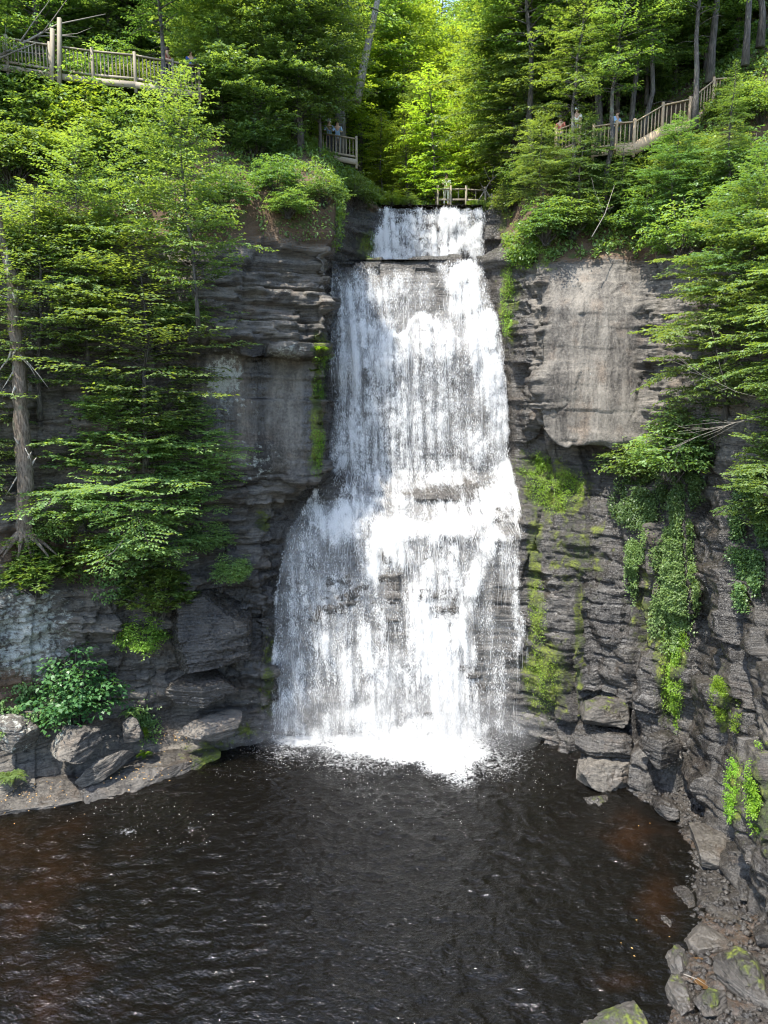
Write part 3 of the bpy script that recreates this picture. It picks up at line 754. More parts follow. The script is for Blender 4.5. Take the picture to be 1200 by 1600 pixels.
# stream above
m_, nt, out = mat_new('stream_water'); q = N(nt)
co = q.n('TexCoord').outputs['Object']
q.l(q.principled(Base_Color=q.mix(q.rng(q.noise(co, 5, 5), .45, .7), (.04, .032, .024), (.45, .44, .42)), Roughness=.15, Normal=q.bump(q.noise(co, 3, 4), .6, .1)).outputs[0], out.inputs[0])
uu, vv = np.meshgrid(np.linspace(0, 1, 40), np.linspace(0, 1, 40), indexing='ij')
sxx = 596+uu*158; Ys = 46.0+vv*8; zs_ = 27.5+vv*.25+.03*(fbm(uu*14, vv*14, 0, 3, 5)-.5)
stp = np.stack([X(sxx, Ys, zs_), Ys, zs_], -1)
i = np.arange(1600).reshape(40, 40)
st_o = link('stream_water', raw_mesh('stream_water', stp.reshape(-1, 3), np.stack([i[:-1, :-1], i[1:, :-1], i[1:, 1:], i[:-1, 1:]], -1).reshape(-1, 4), m_, True))
tag(st_o, 'stream running to the lip of the upper fall', 'stream', kind='structure')
# pool between the two falls
Ys = 42.6+vv*3.3; zs_ = 24.12+.02*(fbm(uu*14, vv*14, 0, 3, 6)-.5)-.12*sstep(.25, 0, vv)
sxx = 524+uu*228+vv*(60-uu*55)
stp = np.stack([X(sxx, Ys, zs_), Ys, zs_], -1)
st_o = link('ledge_water', raw_mesh('ledge_water', stp.reshape(-1, 3), np.stack([i[:-1, :-1], i[1:, :-1], i[1:, 1:], i[:-1, 1:]], -1).reshape(-1, 4), m_, True))
tag(st_o, 'shallow water on the ledge between the two falls', 'stream', kind='structure')
#SECTION_PLANTS
# ------------------------------------------------------------------ foliage
def unit(v): return v/(np.linalg.norm(v, axis=-1, keepdims=True)+1e-9)

class Leaves:
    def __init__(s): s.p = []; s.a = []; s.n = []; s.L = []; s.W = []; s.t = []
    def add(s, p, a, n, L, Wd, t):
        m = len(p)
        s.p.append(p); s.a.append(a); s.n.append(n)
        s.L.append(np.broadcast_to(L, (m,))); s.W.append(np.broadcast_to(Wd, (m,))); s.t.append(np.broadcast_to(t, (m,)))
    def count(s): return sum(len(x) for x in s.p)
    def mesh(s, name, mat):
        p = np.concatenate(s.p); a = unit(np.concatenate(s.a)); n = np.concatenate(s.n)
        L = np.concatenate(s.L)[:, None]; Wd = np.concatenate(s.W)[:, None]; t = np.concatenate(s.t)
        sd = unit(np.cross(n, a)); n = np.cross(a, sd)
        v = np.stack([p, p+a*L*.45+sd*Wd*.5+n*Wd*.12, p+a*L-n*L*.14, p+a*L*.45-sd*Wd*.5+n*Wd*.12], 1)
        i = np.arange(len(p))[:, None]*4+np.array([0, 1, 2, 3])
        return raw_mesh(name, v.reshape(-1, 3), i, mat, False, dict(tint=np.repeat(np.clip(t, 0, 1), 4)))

UP = np.array([0, 0, 1.0])
def spray(lv, P, D, L, g, leaf, wid, sp_twig, sp_leaf, droop=.25, flat=.3, tw=.42, tint=.5, start=.2):
    """one branch: a flat fan of twigs carrying alternate leaves. P base, D direction, L length"""
    D = D/np.linalg.norm(D)
    n = max(3, int(L*(1-start)/sp_twig))
    s = start+(1-start)*(np.arange(n)+g.random(n)*.6)/n
    bp = P+np.outer(s*L, D); bp[:, 2] -= droop*L*s*s
    side = unit(np.cross(D, UP)); sgn = np.where(np.arange(n) % 2 == 0, 1, -1)
    tdir = D*.75+side*sgn[:, None]*(.75+.3*g.random(n))[:, None]+g.normal(size=(n, 3))*.14
    tdir[:, 2] -= droop*s*.9
    tdir = unit(tdir)
    tl = (tw*L*(1.05-s)+.16*L**.5)*(.7+.6*g.random(n))
    K = max(3, int(tl.max()/sp_leaf))
    f = (np.arange(K)+.5)/K
    cnt = np.clip((tl/sp_leaf).astype(int), 2, K)
    ff = (np.arange(K)[None, :]+g.random((n, K)))/cnt[:, None]
    ok = ff < 1.02
    p = bp[:, None, :]+tdir[:, None, :]*(tl[:, None]*ff)[..., None]
    p[..., 2] -= .10*tl[:, None]*ff**2
    nrm = UP+g.normal(size=(n, K, 3))*flat
    tside = unit(np.cross(tdir, UP))
    sg = np.where((np.arange(K) % 2 == 0), 1, -1)[None, :, None]
    ax = tdir[:, None, :]*.7+tside[:, None, :]*sg*(.55+.4*g.random((n, K, 1)))+g.normal(size=(n, K, 3))*.18
    ax[..., 2] -= .22
    t0 = tint+g.normal()*.12
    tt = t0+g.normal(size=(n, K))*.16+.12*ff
    m = ok
    lv.add(p[m], ax[m], nrm[m], leaf*(.7+.6*g.random(m.sum())), wid*(.75+.5*g.random(m.sum())), tt[m])
    return bp

PROFILE = dict(
    round=lambda x: math.sin(math.pi*min(1, max(0, .12+.84*x)))**.65,
    cone=lambda x: (1-x)**.75*.95+.08,
    wide=lambda x: (max(0, 1-x**1.8))**.6*(.72+.35*x),
)
def tree_proto(seed, H, base, rad, nbr, leaf, wid, mat, bark, prof='round', rise=.25, droop=.28, r0=.12, sp=(.15, .075), lean=.04, trunk_seg=10, flat=.3, wobble=.25, forks=0, tw=.42, bare=0):
    g = np.random.default_rng(seed)
    lv, tm = Leaves(), MB()
    ns = trunk_seg
    zs = np.linspace(-.4, H*.97, ns)
    wob = np.cumsum(g.normal(size=(ns, 2))*wobble*H/ns/3, axis=0)
    la = g.random()*6.28
    tp = np.stack([wob[:, 0]+math.cos(la)*lean*zs, wob[:, 1]+math.sin(la)*lean*zs, zs], 1); tp[0:2, :2] *= .2
    tr = r0*(1-.93*(np.linspace(0, 1, ns))**1.1)+.006; tr[0] *= 1.35
    tm.tube(tp, tr, 8, seed, .25)
    at = lambda z: np.array([np.interp(z, zs, tp[:, 0]), np.interp(z, zs, tp[:, 1]), z])
    for i in range(nbr):
        x = (i+g.random())/nbr
        z = base+(H-base)*x
        az = i*2.39996+g.normal()*.35
        L = rad*PROFILE[prof](x)*(.45+.85*g.random())
        el = rise*(1.0-.35*x)+x**3*.8+g.normal()*(.12+.35*flat*flat)
        D = np.array([math.cos(az)*math.cos(el), math.sin(az)*math.cos(el), math.sin(el)])
        P = at(max(.2, z-L*.25*max(0, math.sin(el))))
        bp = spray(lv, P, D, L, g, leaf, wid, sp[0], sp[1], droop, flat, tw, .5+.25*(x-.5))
        k = [0, len(bp)//3, 2*len(bp)//3, len(bp)-1]
        pts = np.vstack([P, bp[k]])
        rb = max(.008, r0*.28*(1-.6*x))
        tm.tube(pts, np.linspace(rb, .004, len(pts)), 5)
    for i in range(bare):
        z = H*(.1+.6*g.random()); az = g.random()*6.28; L = rad*(.3+.5*g.random())
        P = at(z); D = np.array([math.cos(az), math.sin(az), .15+g.normal()*.2])
        q_ = [P+D*L*f+np.array([0, 0, -.25*L*f*f])+g.normal(size=3)*.05*f for f in (0, .35, .7, 1)]
        tm.tube(q_, [.02, .015, .01, .004], 5)
    return tm.mesh('trunk', bark, True), lv.mesh('crown', mat)

def shrub_proto(seed, H, rad, nst, leaf, wid, mat, bark, sp=(.12, .07), droop=.3, whorl=False, flat=.35):
    g = np.random.default_rng(seed)
    lv, tm = Leaves(), MB()
    for i in range(nst):
        az = i*2.39996+g.normal()*.4; fr = math.sqrt((i+.5)/nst)
        tip = np.array([math.cos(az)*rad*fr, math.sin(az)*rad*fr, H*(1.05-.75*fr*fr)*(.75+.4*g.random())])
        P = np.array([g.normal()*.08, g.normal()*.08, -.25])
        mid = P*.45+tip*.55+np.array([0, 0, .12*H])
        tm.tube([P, mid, tip], [.022, .014, .005], 5)
        if whorl:
            for q_ in range(5):
                c = tip*(1-.13*q_)+mid*(.13*q_)+g.normal(size=3)*.12*rad
                m = 9
                a = np.arange(m)*2*math.pi/m+g.random()*6
                ax = np.stack([np.cos(a), np.sin(a), g.normal(size=m)*.25-.05], 1)
                ax += .35*unit(tip-P)
                lv.add(np.repeat(c[None], m, 0), ax, UP+g.normal(size=(m, 3))*.3, leaf*(.8+.4*g.random(m)), wid, .45+.25*g.normal()+g.normal(size=m)*.15)
        else:
            for f in (.45, .65, .85, 1.0):
                c = P*(1-f)+tip*f+np.array([0, 0, .1*H*math.sin(math.pi*f)])
                for k_ in range(2):
                    a2 = az+g.normal()*1.1
                    D = np.array([math.cos(a2), math.sin(a2), .25+g.normal()*.25])
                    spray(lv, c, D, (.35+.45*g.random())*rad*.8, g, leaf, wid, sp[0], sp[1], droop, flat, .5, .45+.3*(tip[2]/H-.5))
    return tm.mesh('stem', bark, True), lv.mesh('foliage', mat)

def fern_proto(seed, rad, nfr, mat):
    g = np.random.default_rng(seed)
    lv = Leaves()
    for i in range(nfr):
        az = i*2.39996+g.normal()*.3; n = 22
        s = (np.arange(n)+.5)/n
        el = .9+g.normal()*.15
        L = rad*(.7+.5*g.random())
        px_ = L*np.stack([np.cos(az)*s, np.sin(az)*s, el*s-1.0*s*s], 1)
        sd = np.array([-math.sin(az), math.cos(az), 0])
        for sg in (1, -1):
            ax = sd*sg+np.array([math.cos(az), math.sin(az), 0])*.35+g.normal(size=(n, 3))*.08
            ln = .28*L*np.sin(math.pi*np.clip(s*.9+.12, 0, 1))+.02
            lv.add(px_, ax, UP+g.normal(size=(n, 3))*.2, ln, .05*rad+.012, .5+g.normal(size=n)*.15)
    return None, lv.mesh('fronds', mat)

PRO = {}
def protos():
    Bk = M['bark']
    PRO['beech'] = [tree_proto(100+i, 9, .3, 3.6, 112, .15, .088, M['leaf'], Bk, 'round', .5, .34, .075, (.115, .062), flat=.5, wobble=.4) for i in range(3)]
    PRO['birch'] = [tree_proto(110+i, 9, 1.0, 2.7, 120, .145, .080, M['leaf'], Bk, 'round', .45, .22, .075, (.14, .07), flat=.45) for i in range(2)]
    PRO['yellow'] = [tree_proto(120+i, 8, 1.0, 2.7, 90, .19, .11, M['leaf_sunlit'], Bk, 'wide', .25, .3, .09, (.15, .085)) for i in range(2)]
    PRO['hemlock'] = [tree_proto(130+i, 13, .6, 3.4, 130, .16, .075, M['leaf_dark'], Bk, 'cone', .05, .30, .14, (.14, .075), flat=.25) for i in range(2)]
    PRO['side'] = [tree_proto(140+i, 10, .5, 4.0, 110, .165, .09, M['leaf_dark'] if i else M['leaf'], Bk, 'round', .22, .26, .11, (.14, .07), flat=.42, wobble=.4) for i in range(2)]
    PRO['tall'] = [tree_proto(150+i, 18, 2.2, 4.8, 150, .27, .165, [M['leaf'], M['leaf_sunlit'], M['leaf_dark']][i], Bk, 'round', .35, .28, .22, (.24, .13), lean=.03, flat=.4) for i in range(3)]
    PRO['slim'] = [tree_proto(165+i, 13, 5.2, 2.9, 70, .17, .09, M['leaf_dark'] if i else M['leaf'], Bk, 'round', .3, .28, .15, (.14, .075), lean=.05, flat=.35, bare=5) for i in range(2)]
    PRO['pine'] = [tree_proto(160, 24, 8, 3.6, 80, .22, .07, M['leaf_dark'], Bk, 'cone', .1, .25, .36, (.2, .1), lean=.0, wobble=.05, bare=14)]
    PRO['shrub'] = [shrub_proto(170+i, 1.7, 1.3, 34, .14, .08, [M['leaf'], M['leaf_dark'], M['leaf_sunlit']][i], Bk) for i in range(3)]
    PRO['maple'] = [shrub_proto(180, 2.6, 1.35, 34, .17, .13, M['leaf_blue'], Bk, (.14, .10), .35)]
    PRO['rhodo'] = [shrub_proto(185+i, 1.7, 1.3, 95, .21, .066, M['leaf_rhodo'], Bk, whorl=True) for i in range(2)]
    PRO['fern'] = [fern_proto(190+i, .6, 16, M['leaf'] if i else M['leaf_moss']) for i in range(2)]
protos()

PARTN = dict(beech='trunk', birch='trunk')
def spawn(kind, var, name, label, cat, loc, sc=1.0, group=None, rot=None, parts=('trunk', 'crown')):
    st, cr = PRO[kind][var]
    root = empty(name, tuple(loc), label, cat, group, random.random()*6.28 if rot is None else rot)
    root.scale = sc if hasattr(sc, '__len__') else (sc,)*3
    if st is not None: link(parts[0], st, root)
    link(parts[1], cr, root)
    return root
def tree(kind, var, px, py, sc, label, group=None, Y=None, rot=None, name=None, zoff=0, cat='tree', fwd=0):
    p = place(px, py) if Y is None else ground(px, Y)
    p[2] += zoff; p[1] -= fwd
    nm = name or dict(beech='beech_tree', birch='birch_tree', yellow='maple_tree', hemlock='hemlock_tree', side='hornbeam_tree', tall='forest_tree', pine='pine_tree', slim='slender_tree')[kind]
    return spawn(kind, var, nm, label, cat, p, sc, group, rot)
def bush(kind, var, px, py, sc, label, group=None, Y=None, rot=None, zoff=0, name=None, cat='shrub', fwd=None):
    p = place(px, py) if Y is None else ground(px, Y)
    p[1] -= (.55 if Y is None and 330 < py else 0) if fwd is None else fwd
    p[2] += zoff
    nm = name or dict(shrub='leafy_shrub', maple='maple_bush', rhodo='rhododendron_bush', fern='fern')[kind]
    return spawn(kind, var, nm, label, cat, p, sc, group, rot, ('stem', 'fronds' if kind == 'fern' else 'foliage'))

# --- the left cliff
tree('beech', 0, 238, 885, (1.25, 1.25, .95), 'lowest layered young beech on the left cliff, its branches reaching the dark wet rock', fwd=1.2)
tree('birch', 1, 240, 715, (1.6, 1.6, 1.08), 'airy light green birch in the middle of the left cliff face, above the lowest beech', fwd=1.3)
tree('birch', 0, 322, 500, 1.08, 'pale leafy slender birch standing highest before the layered left cliff', fwd=1.3)
tree('birch', 0, 75, 640, (1.25, 1.25, 1.0), 'bushy birch behind the dead snag on the left cliff', fwd=.8)
tree('birch', 1, 150, 560, 1.05, 'small leafy birch between the dead snag and the airy middle birch', fwd=1.0)
tree('side', 0, -60, 800, .9, 'hornbeam at the left picture edge with sprays hanging before the dead snag')
bush('shrub', 0, 130, 400, 1.3, 'leafy shrub on the left cliff ledge just under the overhung pale rock')
bush('shrub', 0, 40, 420, 1.5, 'broad shrub at the top end of the dead snag')
bush('rhodo', 0, 75, 915, 1.25, 'rhododendron bush on the soil ledge below the dead snag', fwd=1.1)
bush('rhodo', 1, 255, 945, 1.35, 'rhododendron bush hanging beside the dark wet rock at left', fwd=1.1)
bush('rhodo', 0, 165, 880, .8, 'small rhododendron tucked between the two larger rhododendrons', fwd=1.1)
bush('shrub', 2, 235, 1000, .8, 'bright yellow green shrub hanging below the rhododendron at left', fwd=1.1)
bush('maple', 0, 128, 1125, 1.25, 'blue green maple bush growing above the lichen boulder')
bush('fern', 1, 25, 1205, 1.2, 'fern on the leaf litter at the left edge, above the shore rock', cat='fern')
bush('fern', 1, 20, 1130, 1.0, 'small fern at the left edge beside the pale boulder', cat='fern')
bush('fern', 0, 225, 1140, .8, 'fern in the crack between the shelf rock and the dark boulder', cat='fern')
bush('fern', 0, 232, 1170, .6, 'tiny fern nearest the water on the left rock shelf', cat='fern')
bush('fern', 1, 210, 1105, .9, 'fern on the ledge right of the maple bush', cat='fern')
bush('shrub', 0, 365, 905, .7, 'small shrub hanging on the black rock left of the lower fall')
tree('beech', 2, 320, 800, (.8, .8, .6), 'low young beech closest to the smooth left rock face', fwd=.6)
bush('shrub', 0, 330, 860, .8, 'green shrub on the ledge at the right foot of the lowest beech', zoff=.1)
bush('shrub', 0, 100, 840, .9, 'green shrub on the soil right beside the snag roots')
bush('shrub', 0, 290, 520, .9, 'leafy shrub on the cliff edge just over the left overhang')
bush('shrub', 1, 350, 330, 1.1, 'dark shrub on the upper left cliff left of the layered nose')
# slope under the walkway
G = 'shrubs on the slope under the left walkway'
for k_, (px, py, v, s) in enumerate([(20, 190, 0, 1.5), (70, 165, 1, 1.4), (120, 175, 0, 1.5), (175, 150, 1, 1.3), (215, 170, 0, 1.2), (30, 240, 1, 1.5), (85, 225, 0, 1.6), (140, 225, 2, 1.4), (190, 215, 0, 1.3), (110, 265, 2, 1.3), (60, 275, 0, 1.4), (160, 270, 0, 1.4), (205, 262, 1, 1.3), (20, 290, 0, 1.5), (-30, 230, 1, 1.5), (-20, 160, 0, 1.6)]):
    bush('shrub', v, px, py, s, 'dense green shrub on the slope between the left walkway and the cliff edge', G)
# plants on the lip left of the falls
bush('shrub', 1, 430, 300, .9, 'dark shrub on the cliff edge left of the falls, nearest the layered rock nose')
bush('shrub', 0, 455, 340, .7, 'small shrub rooted in the layered rock nose left of the falls')
bush('shrub', 1, 400, 250, 1.2, 'dark low shrub beneath the broadleaf trees at the top of the left cliff')
bush('shrub', 1, 505, 320, .8, 'shrub growing down the rock corner left of the upper fall')
bush('shrub', 0, 555, 320, .9, 'shrub on the mossy corner beside the upper fall')
bush('fern', 0, 500, 545, .7, 'fern on the mossy ledge beside the main fall', cat='fern')
bush('fern', 0, 492, 580, .6, 'small fern hanging from moss beside the main fall', cat='fern')
# broadleaf group over the left cliff top
tree('tall', 0, 470, 230, .62, 'bright broadleaf tree with leaning trunk left of the little railing', Y=43)
tree('tall', 0, 400, 210, .62, 'bright green broadleaf tree right of the left walkway end', Y=42.5)
tree('birch', 1, 500, 225, 1.15, 'crooked small tree rooted beside the little railing', Y=44)
tree('hemlock', 0, 350, 170, .8, 'dark hemlock at the end of the left walkway', Y=44.5)
tree('pine', 0, 532, 205, 1.0, 'tall straight pine with thick grey trunk behind the little railing', Y=49)
tree('slim', 1, 255, 150, .9, 'thin tree standing in front of the left walkway rails', Y=39.6)
tree('tall', 0, 60, 100, .8, 'broadleaf tree over the left walkway at the picture corner', Y=45)
tree('hemlock', 1, 180, 90, .9, 'dark hemlock behind the left walkway', Y=46)
tree('tall', 0, 130, 60, .8, 'leafy tree behind the left walkway next to the hemlock', Y=49)
tree('tall', 0, -40, 140, .62, 'broadleaf tree at the left edge hanging over the walkway', Y=38.5)
tree('beech', 1, 400, 235, 1.0, 'bright young beech left of the little railing, on the cliff top', Y=42.0)
tree('birch', 0, 468, 232, 1.25, 'light green birch between the bright beech and the little railing', Y=43)
tree('beech', 2, 350, 190, .9, 'light green beech just right of the left walkway end', Y=42.5)
tree('birch', 0, 425, 225, 1.5, 'tall bright birch behind the young beech on the cliff top', Y=45)
# the valley above the falls
tree('yellow', 0, 682, 305, 1.05, 'sunny yellow green tree in the stream valley, nearest the falls', Y=49)
tree('yellow', 1, 640, 270, .85, 'sunny yellow green tree on the left bank above the upper fall', Y=51)
tree('yellow', 0, 725, 280, .95, 'sunny yellow green tree behind the stream fence', Y=56)
tree('yellow', 1, 600, 240, .75, 'small sunny tree right of the little railing', Y=52)
bush('shrub', 2, 625, 285, 1.3, 'bright yellow green shrub at the left of the upper lip')
bush('shrub', 2, 590, 265, 1.2, 'yellow green shrub below the little railing')
bush('shrub', 2, 655, 290, 1.0, 'small sunny shrub beside the stream fence')
tree('hemlock', 0, 800, 290, .75, 'hemlock overhanging the right end of the upper lip', Y=48.5)
tree('side', 0, 790, 240, .9, 'leafy tree behind the hemlock on the right stream bank', Y=54)
for px, v_, sc_, lab in ((612, 2, .42, 'small yellow green shrub at the left end of the upper lip'), (640, 0, .36, 'small leafy shrub on the bank left of the stream fence'), (735, 2, .28, 'small sunny shrub in front of the stream fence'), (748, 0, .4, 'small green shrub at the right end of the stream fence')):
    bush('shrub', v_, px, 318, sc_, lab, Y=47.0)
for px, sc_, lab in ((50, .55, 'low shrub growing through the rails beside the two tall walkway posts'), (125, .5, 'low shrub before the middle of the left walkway'), (190, .55, 'low shrub before the right part of the left walkway')):
    bush('shrub', 0, px, 130, sc_, lab, Y=38.6)
G = 'bright young trees above the stairs'
for k_, (px, Y, sc_) in enumerate([(965, 45.5, 1.5), (1010, 44.8, 1.35), (1055, 46, 1.6), (1100, 45.2, 1.5), (1150, 46, 1.6), (1195, 45.5, 1.5), (1235, 44.5, 1.4), (925, 46.5, 1.5)]):
    spawn(('birch', 'beech')[k_ % 2], k_ % 2, 'young_tree', 'bright young tree on the slope just above the stairs', 'tree', ground(px, Y), sc_*(.85 if k_ % 2 else 1), G)
# right slope
tree('slim', 0, 935, 245, 1.25, 'large spreading broadleaf tree in front of the stair foot', Y=41.5)
tree('slim', 1, 985, 240, .95, 'leaning dark trunked tree before the lower stair landing', Y=41.2)
tree('slim', 0, 1005, 240, .9, 'slim tree at the lower stair flight', Y=41.0)
tree('slim', 1, 1110, 215, 1.15, 'thick trunked tree below the upper stair landing', Y=41.0)
tree('slim', 1, 1165, 235, 1.0, 'tree with dark trunk under the upper walkway', Y=40)
tree('slim', 0, 1190, 235, 1.1, 'tall tree at the right picture edge by the walkway', Y=40.5)
tree('slim', 0, 885, 262, .8, 'leafy tree hanging over the lowest stair landing', Y=40)
tree('slim', 0, 945, 262, .85, 'leafy tree in front of the first stair flight, its crown over the lower landing', Y=39.8)
tree('slim', 1, 1085, 255, .9, 'dark leaved tree whose crown hides the top of the upper stair flight', Y=39.5)
tree('slim', 0, 830, 280, 1.15, 'leaning tree left of the stair foot with a crown spreading over the valley', Y=43)
tree('tall', 0, 900, 200, .8, 'broad leafy tree behind the stair foot', Y=48)
tree('hemlock', 1, 1060, 150, 1.0, 'hemlock behind the stair landing', Y=48)
tree('side', 0, 850, 335, .42, 'leafy tree leaning over the right cliff edge nearest the falls', Y=40)
tree('side', 1, 905, 370, .42, 'dark leafy tree above the big smooth slab', Y=39.5)
tree('hemlock', 1, 975, 360, .28, 'low hemlock above the right corner of the smooth slab', Y=39)
tree('side', 1, 1050, 390, .42, 'dark spreading tree on the right cliff top', Y=37)
tree('hemlock', 0, 1140, 410, .38, 'hemlock on the right cliff top, in front of the slope', Y=35.5)
tree('side', 0, 1120, 650, .85, 'hornbeam with long layered sprays reaching towards the smooth slab', fwd=1.0)
tree('side', 0, 1190, 640, .8, 'hornbeam at the right edge, above the shaded recess', fwd=1.5)
tree('beech', 1, 1195, 830, .72, 'beech at the right edge hanging over the black recess', fwd=1.0)
tree('side', 1, 1170, 540, .7, 'dark hornbeam on the right cliff behind the layered sprays')
bush('shrub', 0, 1190, 190, 1.1, 'green shrub under the upper walkway at the right picture edge')
bush('shrub', 1, 1150, 190, 1.0, 'dark shrub under the upper walkway')
bush('shrub', 0, 990, 745, 1.2, 'green shrub on the ledge below the smooth slab')
bush('shrub', 0, 1040, 740, 1.3, 'green shrub right of the slab, over the hanging ivy')
bush('shrub', 1, 1075, 700, 1.3, 'dark shrub in the shade below the layered sprays')
G = 'shrubs on the wooded slope below the stairs'
for px, py, v, s in [(830, 300, 1, 1.4), (870, 280, 0, 1.4), (910, 285, 1, 1.5), (950, 275, 0, 1.4), (995, 280, 1, 1.5), (1035, 300, 0, 1.4), (1080, 270, 1, 1.5), (1130, 260, 0, 1.5), (1170, 300, 1, 1.5), (850, 380, 1, 1.2), (890, 370, 0, 1.3), (1010, 370, 1, 1.4), (1060, 400, 0, 1.4), (1100, 330, 1, 1.4), (1150, 380, 1, 1.5), (1190, 420, 0, 1.4), (960, 330, 1, 1.4), (800, 330, 0, .9), ]:
    bush('shrub', v, px, py, s*(.6 if py < 290 else .85), 'dark green shrub on the wooded slope between the stairs and the right cliff', G)
# forest beyond
G = 'forest trees beyond the falls'
g = np.random.default_rng(5)
for Y, n_, x0, x1 in ((49, 13, -160, 1350), (55, 16, -150, 1350), (62, 18, -140, 1340), (70, 20, -120, 1320), (80, 22, -100, 1300), (92, 24, -100, 1300)):
    for k_ in range(n_):
        px = x0+(x1-x0)*(k_+.5+g.normal()*.22)/n_
        if Y < 55 and 520 < px < 830: continue
        yel = (0, 1, 0, 1, 2)[g.integers(5)] if 480 < px < 900 else (0, 0, 2, 0, 1)[g.integers(5)]
        if Y > 70 and 520 < px < 860: yel = 1 if g.random() < .6 else 0
        p = ground(px, Y+g.normal()*1.5)
        s = (.75+.35*g.random())*(1.0 if not (540 < px < 840 and Y < 62) else .6)*(1.35 if Y > 75 else 1)
        spawn('tall', int(yel), 'forest_tree', 'leafy tree in the dense forest on the slopes beyond the falls', 'tree', p, s, G)
G = 'leafy trees close behind the walkway and the stairs'
for k_ in range(34):
    px = (780+480*((k_+g.random())/22)) if k_ < 22 else (-120+560*g.random())
    spawn(('side', 'tall', 'birch')[k_ % 3], 0, 'leafy_tree', 'bright leafy tree close behind the walkway or the stairs', 'tree', ground(px, 46+4*g.random()), (.9+.3*g.random())*(.75 if k_ % 3 == 1 else 1.0), G)
# low growth on the slopes
def scatter(name, n, cond, leaf, wid, mat, label, cat, lift=.25, seed=1):
    g = np.random.default_rng(seed)
    i = np.where(cond)[0]
    if len(i) == 0: return
    i = i[g.integers(0, len(i), n)]
    nn = TNR[i]; p = TERR[i]+g.normal(size=(n, 3))*.06+nn*(g.random(n)*lift)[:, None]
    ax = g.normal(size=(n, 3))*.6+nn*.6; ax[:, 2] -= .35
    lv = Leaves(); lv.add(p, ax, nn*.6+UP*.7+g.normal(size=(n, 3))*.35, leaf*(.6+.8*g.random(n)), wid*(.7+.6*g.random(n)), .5+.22*g.normal(size=n))
    return tag(link(name, lv.mesh(name, mat)), label, cat, kind='stuff')
hm = hillmask.ravel() > .6
clump = fbm(TERR[:, 0]*.8, TERR[:, 1]*.8, 0, 3, 77)
scatter('undergrowth', 110000, hm & (TERR[:, 1] < 62) & (clump > .40) & (hcentre.ravel() < .3) & (TPX > -200) & (TPX < 1400), .17, .10, M['leaf'], 'low green undergrowth on the wooded slopes', 'undergrowth', .35)
#SECTION_OBJECTS
# ------------------------------------------------------------------ boulders
def boulder_mesh(name, size, seed, planes=15, strat=.0, mat=None, attrs=None, n=36, cut=.62, sharp=.0):
    g = np.random.default_rng(seed)
    pts = []; faces = []; off = 0
    l = np.linspace(-1, 1, n)
    for ax in range(3):
        for sg in (-1, 1):
            a, b = np.meshgrid(l, l, indexing='ij')
            v = np.zeros((n, n, 3)); v[..., ax] = sg; v[..., (ax+1) % 3] = a*sg; v[..., (ax+2) % 3] = b
            i = np.arange(n*n).reshape(n, n)+off
            pts.append(v.reshape(-1, 3)); faces.append(np.stack([i[:-1, :-1], i[1:, :-1], i[1:, 1:], i[:-1, 1:]], -1).reshape(-1, 4)); off += n*n
    v = np.concatenate(pts); f = np.concatenate(faces)
    key = np.round(v*1000).astype(int)
    _, first, inv = np.unique(key, axis=0, return_index=True, return_inverse=True)
    v = v[first]; f = inv.ravel()[f]
    sph = unit(v)
    v = v*(1-.35)+sph*.35*1.2
    for k_ in range(planes):
        nrm = unit(g.normal(size=3)*np.array([1, 1, .8])); d = cut+.38*g.random()
        h = v@nrm-d
        v = v-np.outer(np.maximum(h, 0)*(.975+sharp), nrm)
    sz = np.asarray(size)/2
    v = v*sz
    nn = unit(v/sz)
    ds = (fbm(v[:, 0]*1.2+seed, v[:, 1]*1.2, v[:, 2]*1.6, 4, seed)-.5)*.22*min(sz)**.5
    ds += (fbm(v[:, 0]*5+seed, v[:, 1]*5, v[:, 2]*7, 3, seed+2)-.5)*.07*min(1, min(sz))
    rc = np.abs(fbm(v[:, 0]*1.1+seed*3, v[:, 1]*1.1, v[:, 2]*2.2, 4, seed+5)-.5); ds -= .10*min(1, min(sz))*sstep(.035, .0, rc)
    strat = strat if min(sz) < .25 else max(strat, .035)
    if strat:
        zz = v[:, 2]/.16+1.2*fbm(v[:, 0]*.5, v[:, 1]*.5, 0, 3, seed); kz = np.floor(zz)
        ds += strat*(h01(kz, kz*0+seed)-.5)-strat*.5*sstep(.18, 0, zz-kz)
    v = v+nn*ds[:, None]
    at = dict(tone=np.full(len(v), .5), wet=np.zeros(len(v)), moss=np.zeros(len(v)), lichen=np.zeros(len(v)), soil=np.zeros(len(v)), slab=np.full(len(v), .0))
    for k_, q_ in (attrs or {}).items():
        at[k_] = q_(v, nn) if callable(q_) else np.full(len(v), float(q_))
    return raw_mesh(name, v, f, mat or M['rock'], True, at)

def boulder(px, py, z, size, rot, label, seed, tilt=(0, 0), **kw):
    p = WZ(px, py, z) if z < 8 else W(px, py, z)   # z: height above the pool, or (from 8 up) distance
    o = link('boulder' if not kw.get('nm') else kw['nm'], boulder_mesh('boulder', size, seed, **{k_: q_ for k_, q_ in kw.items() if k_ != 'nm'}), None, tuple(p))
    o.rotation_euler = (R(tilt[0]), R(tilt[1]), R(rot))
    return tag(o, label, 'rock')

